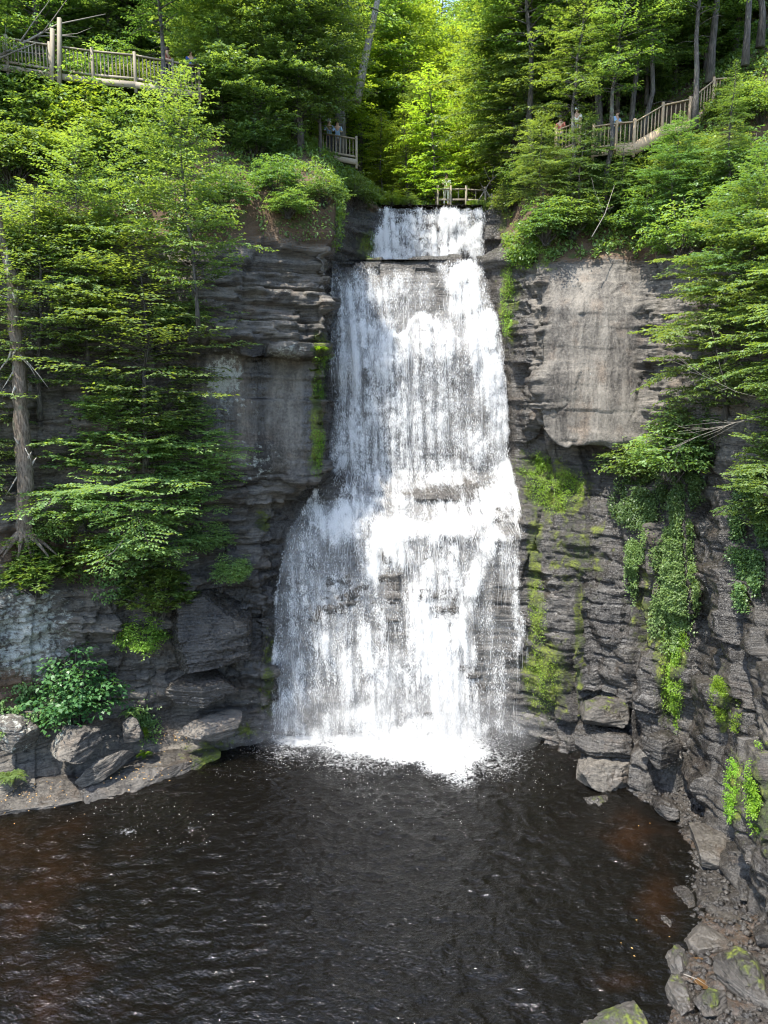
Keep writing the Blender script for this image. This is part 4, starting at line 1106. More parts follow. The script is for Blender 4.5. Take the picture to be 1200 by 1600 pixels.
# left shore
boulder(118, 1160, 31.5, (3.3, 2.6, 2.2), -28, 'big angular boulder on the left shore, pale with lichen and one smooth face painted in shade', 11, (8, -18), strat=.05, attrs=dict(lichen=lambda v, n: .55*sstep(.5, -.3, n[:, 0]), tone=lambda v, n: .58-.25*sstep(0, .5, n[:, 0])), cut=.5)  # tone drops on the right-facing side: its shade put into the colour
boulder(28, 1143, 31.3, (1.9, 1.6, 1.4), 15, 'pale lichen covered boulder at the left picture edge behind the big one', 12, (0, 10), strat=.05, attrs=dict(lichen=.5, tone=.5))
boulder(235, 1205, .18, (6.2, 2.5, 1.0), 33, 'long low smooth shelf rock at the waterline on the left shore', 13, (6, -3), planes=7, attrs=dict(tone=.26, wet=.3, moss=lambda v, n: .6*sstep(.8, 2.4, v[:, 0]), slab=.6, soil=lambda v, n: .18*sstep(.3, .9, n[:, 2])), n=64)
boulder(60, 1245, .12, (4.0, 2.0, .9), 22, 'flat shelf rock at the waterline by the left picture edge', 14, (4, -2), planes=7, attrs=dict(tone=.26, wet=.3, slab=.4, soil=.2), n=48)
boulder(165, 1195, 31.3, (2.6, .8, .8), 35, 'narrow dark slab under the big lichen boulder', 15, (10, -20), attrs=dict(tone=.42))
boulder(208, 1140, 32.6, (1.0, .9, 1.3), 10, 'small upright dark block beside the big lichen boulder', 16, attrs=dict(tone=.46))
boulder(320, 1078, 34.5, (3.4, 2.6, 1.25), 28, 'dark layered block above the shelf rock, its top half wet and shiny', 17, (3, 2), strat=.06, cut=.7, attrs=dict(tone=.5, wet=lambda v, n: .5+.6*sstep(-.2, .8, v[:, 0])), n=48)
boulder(335, 985, 35.4, (3.6, 2.6, 3.4), 30, 'bulging black wet rock between the rhododendron and the falls', 18, (0, 0), strat=.12, cut=.78, planes=7, attrs=dict(tone=.40, wet=1.0), n=64)
boulder(330, 1135, 34.1, (3.6, 1.6, .9), 32, 'grey ledge rock just under the layered dark block', 19, (4, 0), strat=.04, attrs=dict(tone=.62, soil=.3, slab=.3), n=48)
# right shore
MO = lambda k_: (lambda v, n: .75*k_*sstep(.2, .9, n[:, 2]))
boulder(940, 1114, 33.3, (2.3, 2.0, 1.15), -20, 'upper layer of the stacked ledge at the foot of the right cliff', 21, strat=.06, cut=.75, attrs=dict(tone=0.39, moss=MO(.55), wet=.35))
boulder(942, 1158, 32.9, (2.4, 2.1, 1.3), -16, 'dark middle layer of the stacked ledge at the foot of the right cliff', 22, strat=.06, cut=.75, attrs=dict(tone=0.29, wet=.85))
boulder(945, 1213, 32.2, (2.3, 2.4, 1.7), -10, 'grey base block of the stacked ledge, standing in the pool', 23, cut=.75, attrs=dict(tone=0.48, wet=.25, slab=.6))
boulder(932, 1256, 30.4, (1.3, 1.0, .8), 20, 'small wet rock with moss at the water in front of the stacked ledge', 24, attrs=dict(tone=0.44, moss=MO(.6), wet=.6))
boulder(1035, 1170, 31.0, (1.7, 1.3, 1.5), 30, 'black shiny boulder right of the stacked ledge', 25, attrs=dict(tone=0.26, wet=1.0))
boulder(1045, 1265, .25, (1.0, 1.2, .7), 10, 'dark wet rock at the inner corner of the right shore', 26, attrs=dict(tone=0.24, wet=.9))
boulder(1092, 1225, .8, (.9, 1.5, .8), -5, 'grey flat stone behind the tan rock on the right shore', 27, cut=.75, attrs=dict(tone=0.44, slab=.6, wet=.42))
boulder(1108, 1320, .5, (1.35, 2.3, .65), -8, 'tan grey smooth rock with a moss spot on the right shore', 28, (0, 6), cut=.72, attrs=dict(tone=0.56, slab=.6, moss=.12, wet=.42), planes=7)
boulder(1155, 1285, .8, (.9, .9, .7), 24, 'dark rock between the tan rock and the mossy right wall', 29, attrs=dict(tone=0.34, wet=.5))
boulder(1178, 1395, .5, (1.1, 1.2, .7), 50, 'wet dark stone at the foot of the right wall', 30, attrs=dict(tone=0.29, wet=.7))
boulder(1105, 1470, .12, (1.5, 1.2, .5), 12, 'flat pale slab at the right waterline, nearest the trickle', 31, cut=.72, planes=7, attrs=dict(tone=0.52, slab=.6, wet=.42))
boulder(1072, 1410, .0, (.7, 1.2, .5), -8, 'wet dark stone under the little trickle', 32, attrs=dict(tone=0.29, wet=1.0))
boulder(1060, 1505, .15, (.75, .9, .55), 20, 'rounded mossy stone left of the brown puddle', 33, attrs=dict(tone=0.44, moss=MO(.5), slab=.5, wet=.42))
boulder(1063, 1560, .18, (.6, 1.3, .6), 6, 'long upright grey stone at the right shore corner', 34, attrs=dict(tone=0.44, slab=.5, moss=MO(.4), wet=.42))
boulder(1108, 1570, .35, (.85, .9, .7), -20, 'mossy boulder below the brown puddle', 35, attrs=dict(tone=0.39, moss=MO(.75), wet=.42))
boulder(1165, 1535, .5, (1.3, 1.9, 1.0), 18, 'large mossy boulder right of the brown puddle', 36, (0, 10), attrs=dict(tone=0.34, moss=MO(.65), wet=.42), n=48)
boulder(955, 1603, -.1, (1.9, 1.2, .7), 8, 'big flat moss topped boulder at the bottom edge in the water', 37, attrs=dict(tone=0.46, moss=MO(.7), slab=.4, wet=.42), n=34, planes=8)
boulder(1195, 1465, .6, (.8, .9, .8), 40, 'shiny wet boulder at the right picture edge', 38, attrs=dict(tone=0.39, wet=1.0))
boulder(1035, 1440, -.05, (.5, .8, .3), 0, 'small dark stone awash by the right bank', 39, attrs=dict(tone=0.24, wet=1.0))
boulder(1140, 1190, 1.2, (.7, .8, .7), 5, 'small shiny rock under the moss clump on the right wall', 40, attrs=dict(tone=0.34, wet=.9))

# rubble bank
wl = np.array([WZ(a_, b_, 0)[:2] for a_, b_ in ((900, 1185), (975, 1235), (1000, 1258), (1045, 1285), (1068, 1350), (1068, 1450), (1045, 1500), (1035, 1550), (1020, 1640), (1000, 1800))])
o_ = np.argsort(wl[:, 1]); wl = wl[o_]
by, bx = np.meshgrid(np.arange(13, 35, .07), np.arange(0, 7.5, .07), indexing='ij')
x0 = np.interp(by, wl[:, 1], wl[:, 0])
bxx = x0+bx-1.0
bd = bx-1.0
rub = fbm(bxx*1.6, by*1.6, 0, 5, 301)-.5
cel = h01(np.floor(bxx*3.1+fbm(bxx, by, 0, 2, 5)), np.floor(by*2.3+fbm(bxx, by, 0, 2, 8)), bxx*0)-.5
bz = -.25+.3*sstep(-.3, .6, bd)+.13*np.maximum(bd, 0)+.35*rub*sstep(-.5, .6, bd)+.10*cel*sstep(.2, 1, bd)
i = np.arange(by.size).reshape(by.shape)
fz_ = np.stack([i[:-1, :-1], i[:-1, 1:], i[1:, 1:], i[1:, :-1]], -1).reshape(-1, 4)
nb = by.size
bank = link('stony_bank', raw_mesh('stony_bank', np.stack([bxx, by, bz], -1).reshape(-1, 3), fz_, M['rock'], True, dict(tone=.30+.25*cel.ravel(), wet=.6+.5*sstep(.5, .7, fbm(bxx*.7, by*.7, 0, 3, 44)).ravel(), moss=np.full(nb, .08), lichen=np.zeros(nb), soil=(.45*sstep(.4, .6, fbm(bxx*.6, by*.6, 0, 3, 47))).ravel(), slab=np.zeros(nb))))
tag(bank, 'stony wet bank along the right side of the pool', 'bank', kind='structure')
def bank_z(x, y):
    j = np.argmin((by.ravel()-y)**2+(bxx.ravel()-x)**2); return bz.ravel()[j]
# gravel stones of the bank: nobody could count them
g = np.random.default_rng(9)
sv, sf, k0 = [], [], 0
base_o = np.array([[1, 0, 0], [-1, 0, 0], [0, 1, 0], [0, -1, 0], [0, 0, 1], [0, 0, -1]], float)
fo = np.array([[0, 2, 4], [2, 1, 4], [1, 3, 4], [3, 0, 4], [2, 0, 5], [1, 2, 5], [3, 1, 5], [0, 3, 5]])
for _ in range(1500):
    yy = 17+17*g.random(); xx = np.interp(yy, wl[:, 1], wl[:, 0])+g.random()**.8*3.2-.1
    s_ = .04+.13*g.random()**2
    v = base_o*s_*(.6+.8*g.random((6, 3)))*np.array([1, 1, .6])+np.array([xx, yy, bank_z(xx, yy)+s_*.2])
    sv.append(v); sf.append(fo+k0); k0 += 6
nv = k0
tag(link('gravel', raw_mesh('gravel', np.concatenate(sv), np.concatenate(sf), M['rock'], False, dict(tone=np.repeat(.15+.35*g.random(nv//6), 6), wet=np.full(nv, .6), moss=np.zeros(nv), lichen=np.zeros(nv), soil=np.zeros(nv), slab=np.zeros(nv)))), 'small broken stones on the right bank', 'gravel', kind='stuff')
# puddle
g2 = np.linspace(0, 2*math.pi, 25)[:-1]
pc = WZ(1098, 1520, .16)
pv = [pc]+[pc+np.array([.55*math.cos(a_)*(1+.2*math.sin(3*a_)), .75*math.sin(a_)*(1+.15*math.cos(2*a_)), 0]) for a_ in g2]
mp, nt, out = mat_new('brown_puddle'); q = N(nt)
co = q.n('TexCoord').outputs['Object']
q.l(q.principled(Base_Color=q.mix(q.noise(co, 3, 4), (.05, .026, .01), (.10, .055, .022)), Roughness=.08, Normal=q.bump(q.noise(co, 6, 3), .2, .03)).outputs[0], out.inputs[0])
tag(link('puddle', raw_mesh('puddle', np.array(pv), [[0, k_+1, (k_+1) % 24+1] for k_ in range(24)], mp)), 'brown puddle among the rocks of the right shore', 'puddle', kind='structure')

# fallen leaves and twigs on the rocks
def fallen(name, spots, n, seed, label):
    g = np.random.default_rng(seed)
    lv = Leaves(); P_ = []
    for cx, cy, rx, ry, z in spots:
        for _ in range(n):
            P_.append(WZ(cx+g.normal()*rx, cy+g.normal()*ry, z)+np.array([0, 0, .0]))
    P_ = np.array(P_); m = len(P_)
    lv.add(P_, np.c_[g.normal(size=(m, 2)), g.normal(size=m)*.1], UP+g.normal(size=(m, 3))*.2, .09*(.6+.8*g.random(m)), .055, g.random(m))
    return tag(link(name, lv.mesh(name, M['litter'])), label, 'leaf litter', kind='stuff')

# ------------------------------------------------------------------ dead wood
snag = empty('dead_tree_snag', tuple(place(40, 838)), 'broken dead snag with peeling splintered bark and spread roots on the left ledge', 'dead tree')
b0 = np.array(snag.location)
Ysn = b0[1]-.8
path = [W(px, py, Ysn+dy)-b0 for px, py, dy in ((40, 852, 0), (39, 800, 0), (38, 740, 0), (35, 680, 0), (31, 620, -.05), (30, 570, -.05), (24, 520, -.1), (20, 470, -.1), (17, 430, -.1), (8, 400, -.1), (0, 360, -.15), (-3, 320, -.2))]
# finer path with knobbly radius
pf = np.array([path[0]*(1-t)+path[0]*t for t in (0,)])
tt_ = np.linspace(0, len(path)-1.001, 60); kk = tt_.astype(int); ft_ = (tt_-kk)[:, None]
pth = np.array(path); pf = pth[kk]*(1-ft_)+pth[kk+1]*ft_
pf[:, 0] += .05*(vnoise(tt_*1.7, tt_*0, 0, 3)-.5); rad_ = (.36-.22*tt_/11)*(1+.5*(vnoise(tt_*2.3, tt_*0, 0, 5)-.5))
t_ = MB(); t_.tube(pf, rad_, 12, 4, .35); t_.build('trunk', M['bark_dead'], snag, True)
g = np.random.default_rng(3)
for k_ in range(14):
    i = int(12+40*g.random()); a_ = -1.57+g.normal()*1.0
    pc = pf[i]+np.array([math.cos(a_), math.sin(a_), 0])*rad_[i]*.9
    t_ = MB(); up_ = np.array([.25*math.cos(a_), .25*math.sin(a_), (1 if g.random() < .5 else -1)*(.5+.6*g.random())])
    t_.tube([pc-up_*.5, pc, pc+up_*.5+np.array([math.cos(a_)*.15, math.sin(a_)*.15, 0])], [.02, .07, .005], 5); t_.build('splinter', M['splinter'], snag)
for k_ in range(7):
    a_ = -3.3+k_*.55; L = .9+.6*g.random()
    t_ = MB(); q_ = [pf[2]+np.array([math.cos(a_)*L*f, math.sin(a_)*L*f*.5-.1, -.75*f+.15-.35*f*f]) for f in (0, .3, .65, 1)]
    t_.tube(q_, [.17, .12, .08, .03], 7, k_, .3); t_.build('root', M['bark_dead'], snag, True)
for (i, dx, dz, curl) in ((29, 1.4, -1.0, -.5), (29, -1.0, -.8, -.6), (28, .9, .1, -.9), (27, -.6, -1.2, .1), (15, .5, -.4, -.3), (12, -.7, -1.5, .2), (38, -.6, .1, .1)):
    q_ = [pf[i]+np.array([dx*f, -.35*f-.1, dz*f+curl*f*f]) for f in (0, .35, .7, 1)]
    t_ = MB(); t_.tube(q_, [.05, .035, .022, .006], 5); t_.build('broken_branch', M['splinter'], snag)

def dead_branch(label, pts, forks, r, seed, mat='twig', nm='dead_branch'):
    g = np.random.default_rng(seed)
    pts = [W(*p) for p in pts]
    t_ = MB(); t_.tube(pts, np.linspace(r, r*.25, len(pts)), 6, seed, .2)
    P_ = np.array(pts)
    for k_ in range(forks):
        f = g.random()*.8+.1; x_ = f*(len(P_)-1); i = int(x_); p = P_[i]*(1-(x_-i))+P_[min(i+1, len(P_)-1)]*(x_-i)
        d = unit(P_[-1]-P_[0])*(.6+.4*g.random())+g.normal(size=3)*.38; L = (.5+1.0*g.random())*np.linalg.norm(P_[-1]-P_[0])*.35
        q_ = [p+d*L*s_+np.array([0, 0, .12*L*s_*s_])+g.normal(size=3)*.03*L for s_ in (0, .35, .7, 1)]; q_[0] = p
        t_.tube(q_, [r*.45, r*.35, r*.22, .004], 5)
    return tag(t_.build(nm, M[mat], None, True), label, 'branch')
dead_branch('bare pale branch leaning across the walkway at the upper left corner', [(-10, 92, 38.5), (40, 65, 39), (90, 38, 39.5), (165, 22, 40)], 6, .07, 1)
dead_branch('short bare grey branch below the pale branch at the upper left corner', [(-10, 95, 38.2), (20, 82, 38.4), (57, 67, 38.6)], 2, .06, 2)
dead_branch('thin dead branch on the left slope below the walkway', [(-10, 230, 37), (25, 245, 37.2), (60, 250, 37.4)], 3, .04, 3)
dead_branch('bare twiggy branch fanning out under the layered sprays at right', [(1215, 645, 27.5), (1150, 660, 27.8), (1090, 682, 28), (1045, 705, 28.2)], 16, .018, 4)
dead_branch('upper bare twig branch pointing at the smooth slab', [(1220, 630, 27.2), (1150, 612, 27.6), (1095, 585, 27.8), (1060, 560, 28)], 9, .013, 5)
dead_branch('pale fallen branch leaning above the right end of the upper lip', [(745, 318, 46.8), (765, 285, 47), (788, 262, 47.2)], 4, .05, 6)
dead_branch('bleached fallen limb lying on the stream bank beside the fence', [(770, 315, 46.5), (760, 298, 46.8), (752, 290, 47)], 3, .04, 7)
dead_branch('fallen branch over the right slope beneath the stair foot', [(925, 370, 37), (945, 335, 37.5), (960, 290, 38)], 3, .03, 8)
dead_branch('thin stick lying across the brown puddle', [(1068, 1522, 20.1), (1090, 1530, 20.0), (1112, 1545, 19.8)], 2, .018, 9)
dead_branch('reddish stick leaning at the left cliff by the rhododendrons', [(150, 880, 31.2), (178, 862, 31.4), (195, 840, 31.6)], 2, .035, 10)
t_ = MB(); pts = [W(px, py, 50+dy) for px, py, dy in ((557, 160, 0), (565, 120, .2), (573, 80, .4), (582, 40, .6), (590, 0, .8))]
t_.tube(pts, [.27, .25, .22, .2, .17], 9, 5, .15)
tag(t_.build('leaning_trunk', M['bark_pale'], None, True), 'pale leaning bare trunk right of the tall pine', 'tree trunk')

# ------------------------------------------------------------------ wooden walkways, stairs and fences
def railing(root, pts, H, mat, gap=.16, post=.13, bal=.05, posts=None, fascia=.28, deck=1.2, rails=(0.12, .97), skip_first=False):
    for i, p in enumerate(pts):
        if skip_first and i == 0: continue
        t_ = MB(); t_.beam(p-UP*(.5 if posts is None else posts), p+UP*(H+.12), post, post, (0, 1, 0)); t_.build('post', mat, root)
    for a_, b_ in zip(pts[:-1], pts[1:]):
        d = b_-a_; L = np.linalg.norm(d)
        off = np.array([0, -.02, 0])
        for r_, nm in ((rails[0], 'bottom_rail'), (rails[1], 'top_rail')):
            t_ = MB(); t_.beam(a_+UP*H*r_+d/L*post*.5, b_+UP*H*r_-d/L*post*.5, .05 if nm == 'bottom_rail' else .14, .10 if nm == 'bottom_rail' else .06); t_.build(nm, mat, root)
        n_ = max(2, int(L/gap))
        for k_ in range(1, n_):
            p = a_+d*k_/n_+np.array([0, .05, 0])
            t_ = MB(); t_.beam(p+UP*H*(rails[0]-.04), p+UP*(H*rails[1]-.03), bal, bal*.7, (0, 1, 0)); t_.build('baluster', mat, root)
        if deck:
            nb_ = np.array([0, deck*.5, -.06])
            t_ = MB(); t_.beam(a_+nb_, b_+nb_, deck, .06); t_.build('deck', mat, root)
        if fascia:
            t_ = MB(); t_.beam(a_-UP*.16-np.array([0, .08, 0]), b_-UP*.16-np.array([0, .08, 0]), .05, fascia); t_.build('fascia_board', mat, root)
def Wl(l): return [W(*p) for p in l]
rw = empty('walkway_railing', tuple(W(145, 120, 40.3)), 'weathered grey wooden walkway with baluster railing along the upper left slope', 'walkway')
c0 = np.array(rw.location)
railing(rw, [p-c0 for p in Wl([(-45, 92, 38.9), (12, 102, 39.0), (80, 113, 39.1), (146, 122, 39.3), (212, 128, 39.6), (271, 138, 40.1), (312, 143, 40.6)])], 1.2, M['wood'])
for px, top, bot in ((82, 45, 128), (93, 28, 132)):
    t_ = MB(); t_.beam(W(px, bot, 38.95)-c0, W(px, top, 38.95)-c0, .17, .17, (0, 1, 0)); t_.build('tall_post', M['wood'], rw)
rc = empty('overlook_railing', tuple(W(530, 246, 46)), 'short wooden overlook railing on the cliff top left of the upper fall', 'railing')
c0 = np.array(rc.location)
railing(rc, [p-c0 for p in Wl([(500, 239, 46.6), (557, 249, 46)])], 1.1, M['wood'], .19)
rs = empty('stairway', tuple(W(1050, 215, 40.4)), 'tan wooden stairway with landings and railings climbing the right slope', 'stairs')
c0 = np.array(rs.location)
def flight(l): return [p-c0 for p in Wl(l)]
railing(rs, flight([(868, 242, 41.0), (905, 226, 41.2)]), 1.15, M['wood_new'], .17, fascia=.3)
railing(rs, flight([(926, 236, 40.4), (962, 231, 40.5)]), 1.15, M['wood_new'], .17)
railing(rs, flight([(962, 231, 40.3), (990, 229, 40.0), (1034, 203, 40.4)]), 1.15, M['wood_new'], .2, skip_first=True, fascia=.5)
railing(rs, flight([(1034, 203, 40.4), (1076, 194, 40.4)]), 1.15, M['wood_new'], .2, skip_first=True)
railing(rs, flight([(1076, 194, 40.4), (1113, 164, 40.8)]), 1.15, M['wood_new'], .2, skip_first=True, fascia=.5)
railing(rs, flight([(1113, 164, 40.8), (1160, 160, 41.0), (1210, 157, 41.2), (1260, 156, 41.4)]), 1.2, M['wood_new'], .17, skip_first=True)
for a_, b_ in (((990, 229, 40.0), (1034, 203, 40.4)), ((1076, 194, 40.4), (1113, 164, 40.8))):
    pa, pb = W(*a_)-c0, W(*b_)-c0
    for k_ in range(7):
        p = pa+(pb-pa)*(k_+.5)/7+np.array([0, .6, 0]); t_ = MB(); t_.beam(p-np.array([.16, 0, 0]), p+np.array([.16, 0, 0]), 1.15, .05); t_.build('tread', M['wood_new'], rs)
fs = empty('stream_fence', tuple(W(715, 318, 47.6)), 'low rustic wooden fence beside the stream at the head of the upper fall', 'fence')
c0 = np.array(fs.location)
railing(fs, flight([(684, 320, 47.4), (704, 320, 47.4), (728, 320, 47.6), (758, 322, 47.8)]), .95, M['wood'], .4, .12, fascia=0, deck=0, rails=(.3, .9))
fs2 = empty('stream_fence', tuple(W(785, 322, 47)), 'short piece of wooden fence at the right end of the upper lip', 'fence')
c0 = np.array(fs2.location)
railing(fs2, flight([(768, 323, 47), (800, 322, 47)]), .6, M['wood'], .5, .12, fascia=0, deck=0, rails=(.35, .9))

# ------------------------------------------------------------------ people on the walkways
def skin_mesh(name, verts, edges, radii, mat, root=0, sub=2):
    me = bpy.data.meshes.new(name); me.from_pydata([tuple(v) for v in verts], edges, [])
    o = bpy.data.objects.new(name, me); COL.objects.link(o)
    o.modifiers.new('skin', 'SKIN'); s2_ = o.modifiers.new('sub', 'SUBSURF'); s2_.levels = s2_.render_levels = sub
    for v, r_ in zip(me.skin_vertices[0].data, radii): v.radius = r_ if hasattr(r_, '__len__') else (r_, r_)
    me.skin_vertices[0].data[root].use_root = True
    bpy.context.view_layer.update()
    dg = bpy.context.evaluated_depsgraph_get()
    m2 = bpy.data.meshes.new_from_object(o.evaluated_get(dg)); m2.name = name
    m2.materials.clear(); m2.materials.append(mat)
    m2.polygons.foreach_set('use_smooth', np.ones(len(m2.polygons), bool))
    bpy.data.objects.remove(o); bpy.data.meshes.remove(me)
    return m2
skin_m = plain_material('skin', (.50, .32, .24), .5, .1); hair_m = plain_material('dark_hair', (.04, .025, .018), .6, .3)
def person(px, py, Y, label, shirt, trousers, rot=0, lean=.12, hair=None):
    """py is where the feet stand; arms reach forward to the rail"""
    root = empty('person', tuple(W(px, py, Y)), label, 'person', None, R(rot))
    l = lean
    V = dict(pel=(0, 0, .95), sp=(0, -l*.5, 1.2), ch=(0, -l, 1.40), nk=(0, -l*1.15, 1.52), hd=(0, -l*1.3-.02, 1.62), tp=(0, -l*1.3-.01, 1.74))
    for s_, n_ in ((1, 'l'), (-1, 'r')):
        V['sh'+n_] = (s_*.19, -l, 1.42); V['el'+n_] = (s_*.25, -l-.12, 1.16); V['wr'+n_] = (s_*.18, -l-.36, 1.10); V['ha'+n_] = (s_*.16, -l-.45, 1.11)
        V['hp'+n_] = (s_*.10, 0, .90); V['kn'+n_] = (s_*.11, -.03, .50); V['an'+n_] = (s_*.11, .02, .09); V['to'+n_] = (s_*.12, -.15, .04)
    keys = list(V); E = [('pel', 'sp'), ('sp', 'ch'), ('ch', 'nk'), ('nk', 'hd'), ('hd', 'tp')]
    for n_ in 'lr': E += [('ch', 'sh'+n_), ('sh'+n_, 'el'+n_), ('el'+n_, 'wr'+n_), ('wr'+n_, 'ha'+n_), ('pel', 'hp'+n_), ('hp'+n_, 'kn'+n_), ('kn'+n_, 'an'+n_), ('an'+n_, 'to'+n_)]
    rd = dict(pel=(.15, .10), sp=(.13, .09), ch=(.15, .10), nk=.055, hd=(.085, .10), tp=(.06, .07))
    for n_ in 'lr': rd.update({'sh'+n_: .06, 'el'+n_: .042, 'wr'+n_: .03, 'ha'+n_: (.035, .02), 'hp'+n_: .085, 'kn'+n_: .058, 'an'+n_: .04, 'to'+n_: .035})
    ix = {k_: i for i, k_ in enumerate(keys)}
    link('body', skin_mesh('body', [V[k_] for k_ in keys], [(ix[a_], ix[b_]) for a_, b_ in E], [rd[k_] for k_ in keys], skin_m), root)
    def garment(nm, ks, es, grow, mat):
        ii = {k_: i for i, k_ in enumerate(ks)}
        rr = [tuple(x_+grow for x_ in rd[k_]) if hasattr(rd[k_], '__len__') else rd[k_]+grow for k_ in ks]
        link(nm, skin_mesh(nm, [V[k_] for k_ in ks], [(ii[a_], ii[b_]) for a_, b_ in es], rr, mat), root)
    garment('shirt', ['pel', 'sp', 'ch', 'shl', 'shr', 'ell', 'elr'], [('pel', 'sp'), ('sp', 'ch'), ('ch', 'shl'), ('ch', 'shr'), ('shl', 'ell'), ('shr', 'elr')], .014, shirt)
    garment('trousers', ['pel', 'hpl', 'hpr', 'knl', 'knr', 'anl', 'anr'], [('pel', 'hpl'), ('pel', 'hpr'), ('hpl', 'knl'), ('hpr', 'knr'), ('knl', 'anl'), ('knr', 'anr')], .012, trousers)
    hx, hy, hz = V['hd']
    link('hair', boulder_mesh('hair', (.20, .23, .17), 5, planes=0, mat=hair or hair_m, n=8), root, (hx, hy+.025, hz+.085))
    t_ = MB()
    t_.tube([(hx, hy-.10, hz+.02), (hx, hy-.125, hz-.015), (hx, hy-.10, hz-.03)], [.01, .016, .008], 6)
    t_.build('nose', skin_m, root, True)
    for s_ in (1, -1): link('eye', boulder_mesh('eye', (.022, .016, .014), 3, planes=0, mat=hair_m, n=5), root, (hx+s_*.034, hy-.098, hz+.03))
    t_ = MB(); t_.tube([(hx-.025, hy-.098, hz-.06), (hx, hy-.104, hz-.062), (hx+.025, hy-.098, hz-.06)], .006, 5); t_.build('mouth', plain_material('lips', (.35, .14, .12), .5), root, True)
    return root
blue = plain_material('light_blue_cloth', (.30, .46, .70)); deep = plain_material('deep_blue_cloth', (.03, .09, .42)); white = plain_material('white_cloth', (.78, .76, .74)); dark = plain_material('dark_cloth', (.03, .035, .05)); grey_c = plain_material('grey_cloth', (.25, .25, .27)); red_c = plain_material('red_cloth', (.30, .09, .06))
hat = plain_material('white_cap', (.75, .78, .82))
person(515, 241, 46.9, 'person in a pale cap and light blue shirt leaning on the overlook railing', blue, dark, 0, .22, hat)
person(528, 243, 46.7, 'dark haired person in a blue shirt at the overlook railing', blue, grey_c, 0, .25)
person(300, 140, 41.0, 'person in a deep blue shirt at the right end of the left walkway', deep, dark, 20, .05)
person(262, 136, 40.6, 'person in a red brown shirt walking on the left walkway', red_c, dark, 70, .03)
person(697, 321, 48.2, 'person in white clothes standing behind the stream fence', white, white, 0, .03)
person(875, 240, 41.8, 'person in a red brown shirt at the foot of the stairway', red_c, dark, -30, .05)
person(900, 227, 42.0, 'person in a white cap and pale shirt on the lower stair landing', white, grey_c, -20, .08, hat)
person(960, 232, 41.3, 'person in a pale blue shirt on the stairway, before the first flight', blue, dark, 40, .05)

# ------------------------------------------------------------------ hanging plants and moss on the wet walls
def wall_plant(name, label, spots, n, leaf, wid, mat, lift, seed, cat='plant', down=.5):
    g = np.random.default_rng(seed); lv = Leaves()
    for cx, cy, rx, ry in spots:
        w_ = np.exp(-((TPX-cx)/rx)**2-((TPY-cy)/ry)**2)
        i = np.where((w_ > .2) & (TPD < 48))[0]
        if len(i) == 0: continue
        dd = TPD[i]; i = i[dd < np.percentile(dd, 50)+3.0]
        cl = fbm(TERR[i, 0]*1.6, TERR[i, 1]*1.6, TERR[i, 2]*1.1, 3, seed)
        pr = w_[i]*sstep(.42, .54, cl)*.97+.012
        m = int(n*rx*ry/1000)
        i = g.choice(i, m, p=pr/pr.sum())
        nn = TNR[i]; p = TERR[i]+nn*(g.random(m)*lift+.02)[:, None]+g.normal(size=(m, 3))*.04
        p[:, :2] += (NH.reshape(-1, 3)[i]*.12)[:, :2]
        ax = nn*.7+g.normal(size=(m, 3))*.5; ax[:, 2] -= down
        lv.add(p, ax, nn*.5+UP*.8+g.normal(size=(m, 3))*.3, leaf*(.6+.8*g.random(m)), wid*(.7+.6*g.random(m)), .5+.25*(cl[g.integers(0, len(cl), m)]-.5)+.2*g.normal(size=m))
    return tag(link(name, lv.mesh(name, mat)), label, cat)
wall_plant('hanging_ivy', 'thick curtain of bright green leaves hanging on the wet right wall', [(1050, 840, 32, 60), (1062, 930, 30, 70), (1045, 970, 22, 40)], 5200, .085, .065, M['leaf'], .16, 1)
wall_plant('hanging_ivy', 'dark leafy growth on the right ledge over the black recess', [(1040, 760, 60, 40), (1005, 790, 40, 30)], 3600, .10, .07, M['leaf_dark'], .3, 2)
wall_plant('hanging_ivy', 'narrow strand of small leaves left of the thick leaf curtain', [(990, 880, 9, 60), (1000, 850, 14, 25)], 4600, .075, .055, M['leaf'], .12, 3)
wall_plant('hanging_ivy', 'dark green leaf curtain at the right picture edge beside the black recess', [(1185, 800, 28, 60), (1175, 880, 22, 60)], 3600, .10, .07, M['leaf_dark'], .25, 4)
wall_plant('moss_patch', 'long moss strip below the leaf curtain on the right wall', [(1052, 1080, 14, 55), (1060, 1010, 18, 40)], 4000, .06, .03, M['leaf_moss'], .10, 5, 'moss')
wall_plant('moss_patch', 'slanting bright moss tuft on the right wall', [(1130, 1095, 11, 32)], 6500, .06, .03, M['leaf_moss'], .12, 6, 'moss')
wall_plant('moss_patch', 'small bright moss tuft right of the slanting one', [(1158, 1115, 7, 26)], 6500, .06, .03, M['leaf_moss'], .12, 7, 'moss')
wall_plant('moss_patch', 'tall thin bright moss tuft low on the right wall', [(1152, 1235, 9, 42)], 7000, .06, .03, M['leaf_moss'], .12, 8, 'moss')
wall_plant('moss_patch', 'large bright moss tuft at the right picture edge', [(1192, 1235, 14, 60)], 6500, .07, .035, M['leaf_moss'], .14, 9, 'moss')
wall_plant('moss_patch', 'bright moss slope under the big smooth slab beside the falls', [(872, 760, 38, 34), (835, 725, 24, 18)], 2600, .06, .035, M['leaf_moss'], .06, 10, 'moss')
wall_plant('moss_patch', 'yellow green moss on the rock edge left of the main fall', [(497, 610, 9, 26), (494, 670, 7, 36), (490, 725, 8, 20), (502, 556, 12, 20)], 2600, .06, .035, M['leaf_moss'], .07, 11, 'moss')
wall_plant('moss_patch', 'moss on the ledge right of the main lip', [(830, 395, 30, 22), (797, 470, 9, 45)], 2600, .07, .04, M['leaf_moss'], .08, 12, 'moss')
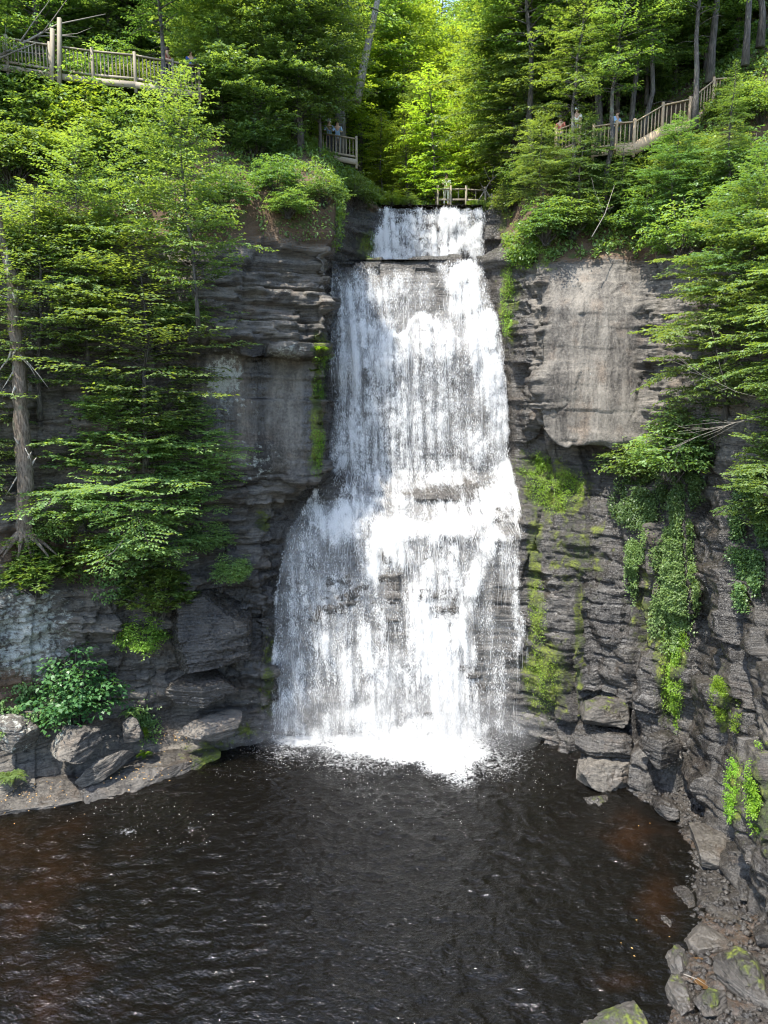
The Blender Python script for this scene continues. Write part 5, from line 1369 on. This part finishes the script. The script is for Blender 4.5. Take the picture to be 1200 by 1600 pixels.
wall_plant('moss_patch', 'moss at the left foot of the upper fall', [(575, 385, 12, 18)], 3200, .06, .04, M['leaf_moss'], .07, 13, 'moss')
wall_plant('moss_patch', 'moss patch low on the right wall near the foot of the falls', [(850, 1060, 22, 40), (842, 960, 12, 50)], 1500, .06, .03, M['leaf_moss'], .05, 14, 'moss')
wall_plant('hanging_plants', 'low plants growing in the cracks of the lower left ledges', [(60, 1100, 70, 30), (230, 1120, 20, 40), (180, 900, 60, 30)], 900, .12, .08, M['leaf'], .25, 15)
fallen('fallen_leaves', [(215, 1205, 40, 14, .72), (60, 1240, 40, 16, .62), (300, 1150, 30, 8, 1.1), (20, 1090, 20, 14, 2.3)], 60, 1, 'small tan fallen leaves lying on the left shore rocks')
fallen('floating_leaves', [(1010, 1330, 40, 50, .06), (980, 1420, 60, 60, .06)], 14, 2, 'few yellow leaves floating on the pool at right')
#SECTION_LIGHT
# ------------------------------------------------------------------ light, sky, camera
w = bpy.data.worlds.new('World'); scene.world = w; w.use_nodes = True
nt = w.node_tree; nt.nodes.clear()
sky = nt.nodes.new('ShaderNodeTexSky'); sky.sky_type = 'NISHITA'; sky.sun_disc = False
bg = nt.nodes.new('ShaderNodeBackground'); wo = nt.nodes.new('ShaderNodeOutputWorld')
nt.links.new(sky.outputs[0], bg.inputs[0]); nt.links.new(bg.outputs[0], wo.inputs[0])
bg.inputs[1].default_value = .15
to_sun = Vector((-.36, -.36, 0)).normalized()*math.cos(R(65))+Vector((0, 0, math.sin(R(65))))
sky.sun_elevation = R(65)
sky.sun_rotation = math.atan2(to_sun.x, to_sun.y)
sun = bpy.data.lights.new('sun', 'SUN'); sun.energy = 2.9; sun.angle = R(.5); sun.color = (1, .95, .86)
so = bpy.data.objects.new('sun', sun); COL.objects.link(so)
so.rotation_euler = to_sun.to_track_quat('Z', 'Y').to_euler()

cam = bpy.data.cameras.new('camera'); co_ = bpy.data.objects.new('camera', cam); COL.objects.link(co_)
co_.location = (0, 0, CAMH); co_.rotation_euler = (R(90)-PITCH, 0, 0)
cam.sensor_fit = 'VERTICAL'; cam.sensor_height = 36; cam.sensor_width = 27; cam.lens = 36*F/1600
cam.clip_start = .1; cam.clip_end = 2000
scene.camera = co_
scene.render.resolution_x, scene.render.resolution_y = 768, 1024
vs = scene.view_settings
vs.view_transform = 'Standard'; vs.look = 'None'; vs.gamma = 1; vs.use_curve_mapping = False
vs.exposure = 2.1
scene.render.engine = 'CYCLES'
cy = scene.cycles
cy.max_bounces = 7; cy.diffuse_bounces = 3; cy.glossy_bounces = 3; cy.transmission_bounces = 3; cy.transparent_max_bounces = 24
cy.sample_clamp_indirect = 6; cy.caustics_reflective = False; cy.caustics_refractive = False
cy.use_denoising = True
cy.pixel_filter_type = 'BLACKMAN_HARRIS'; cy.filter_width = 1.1
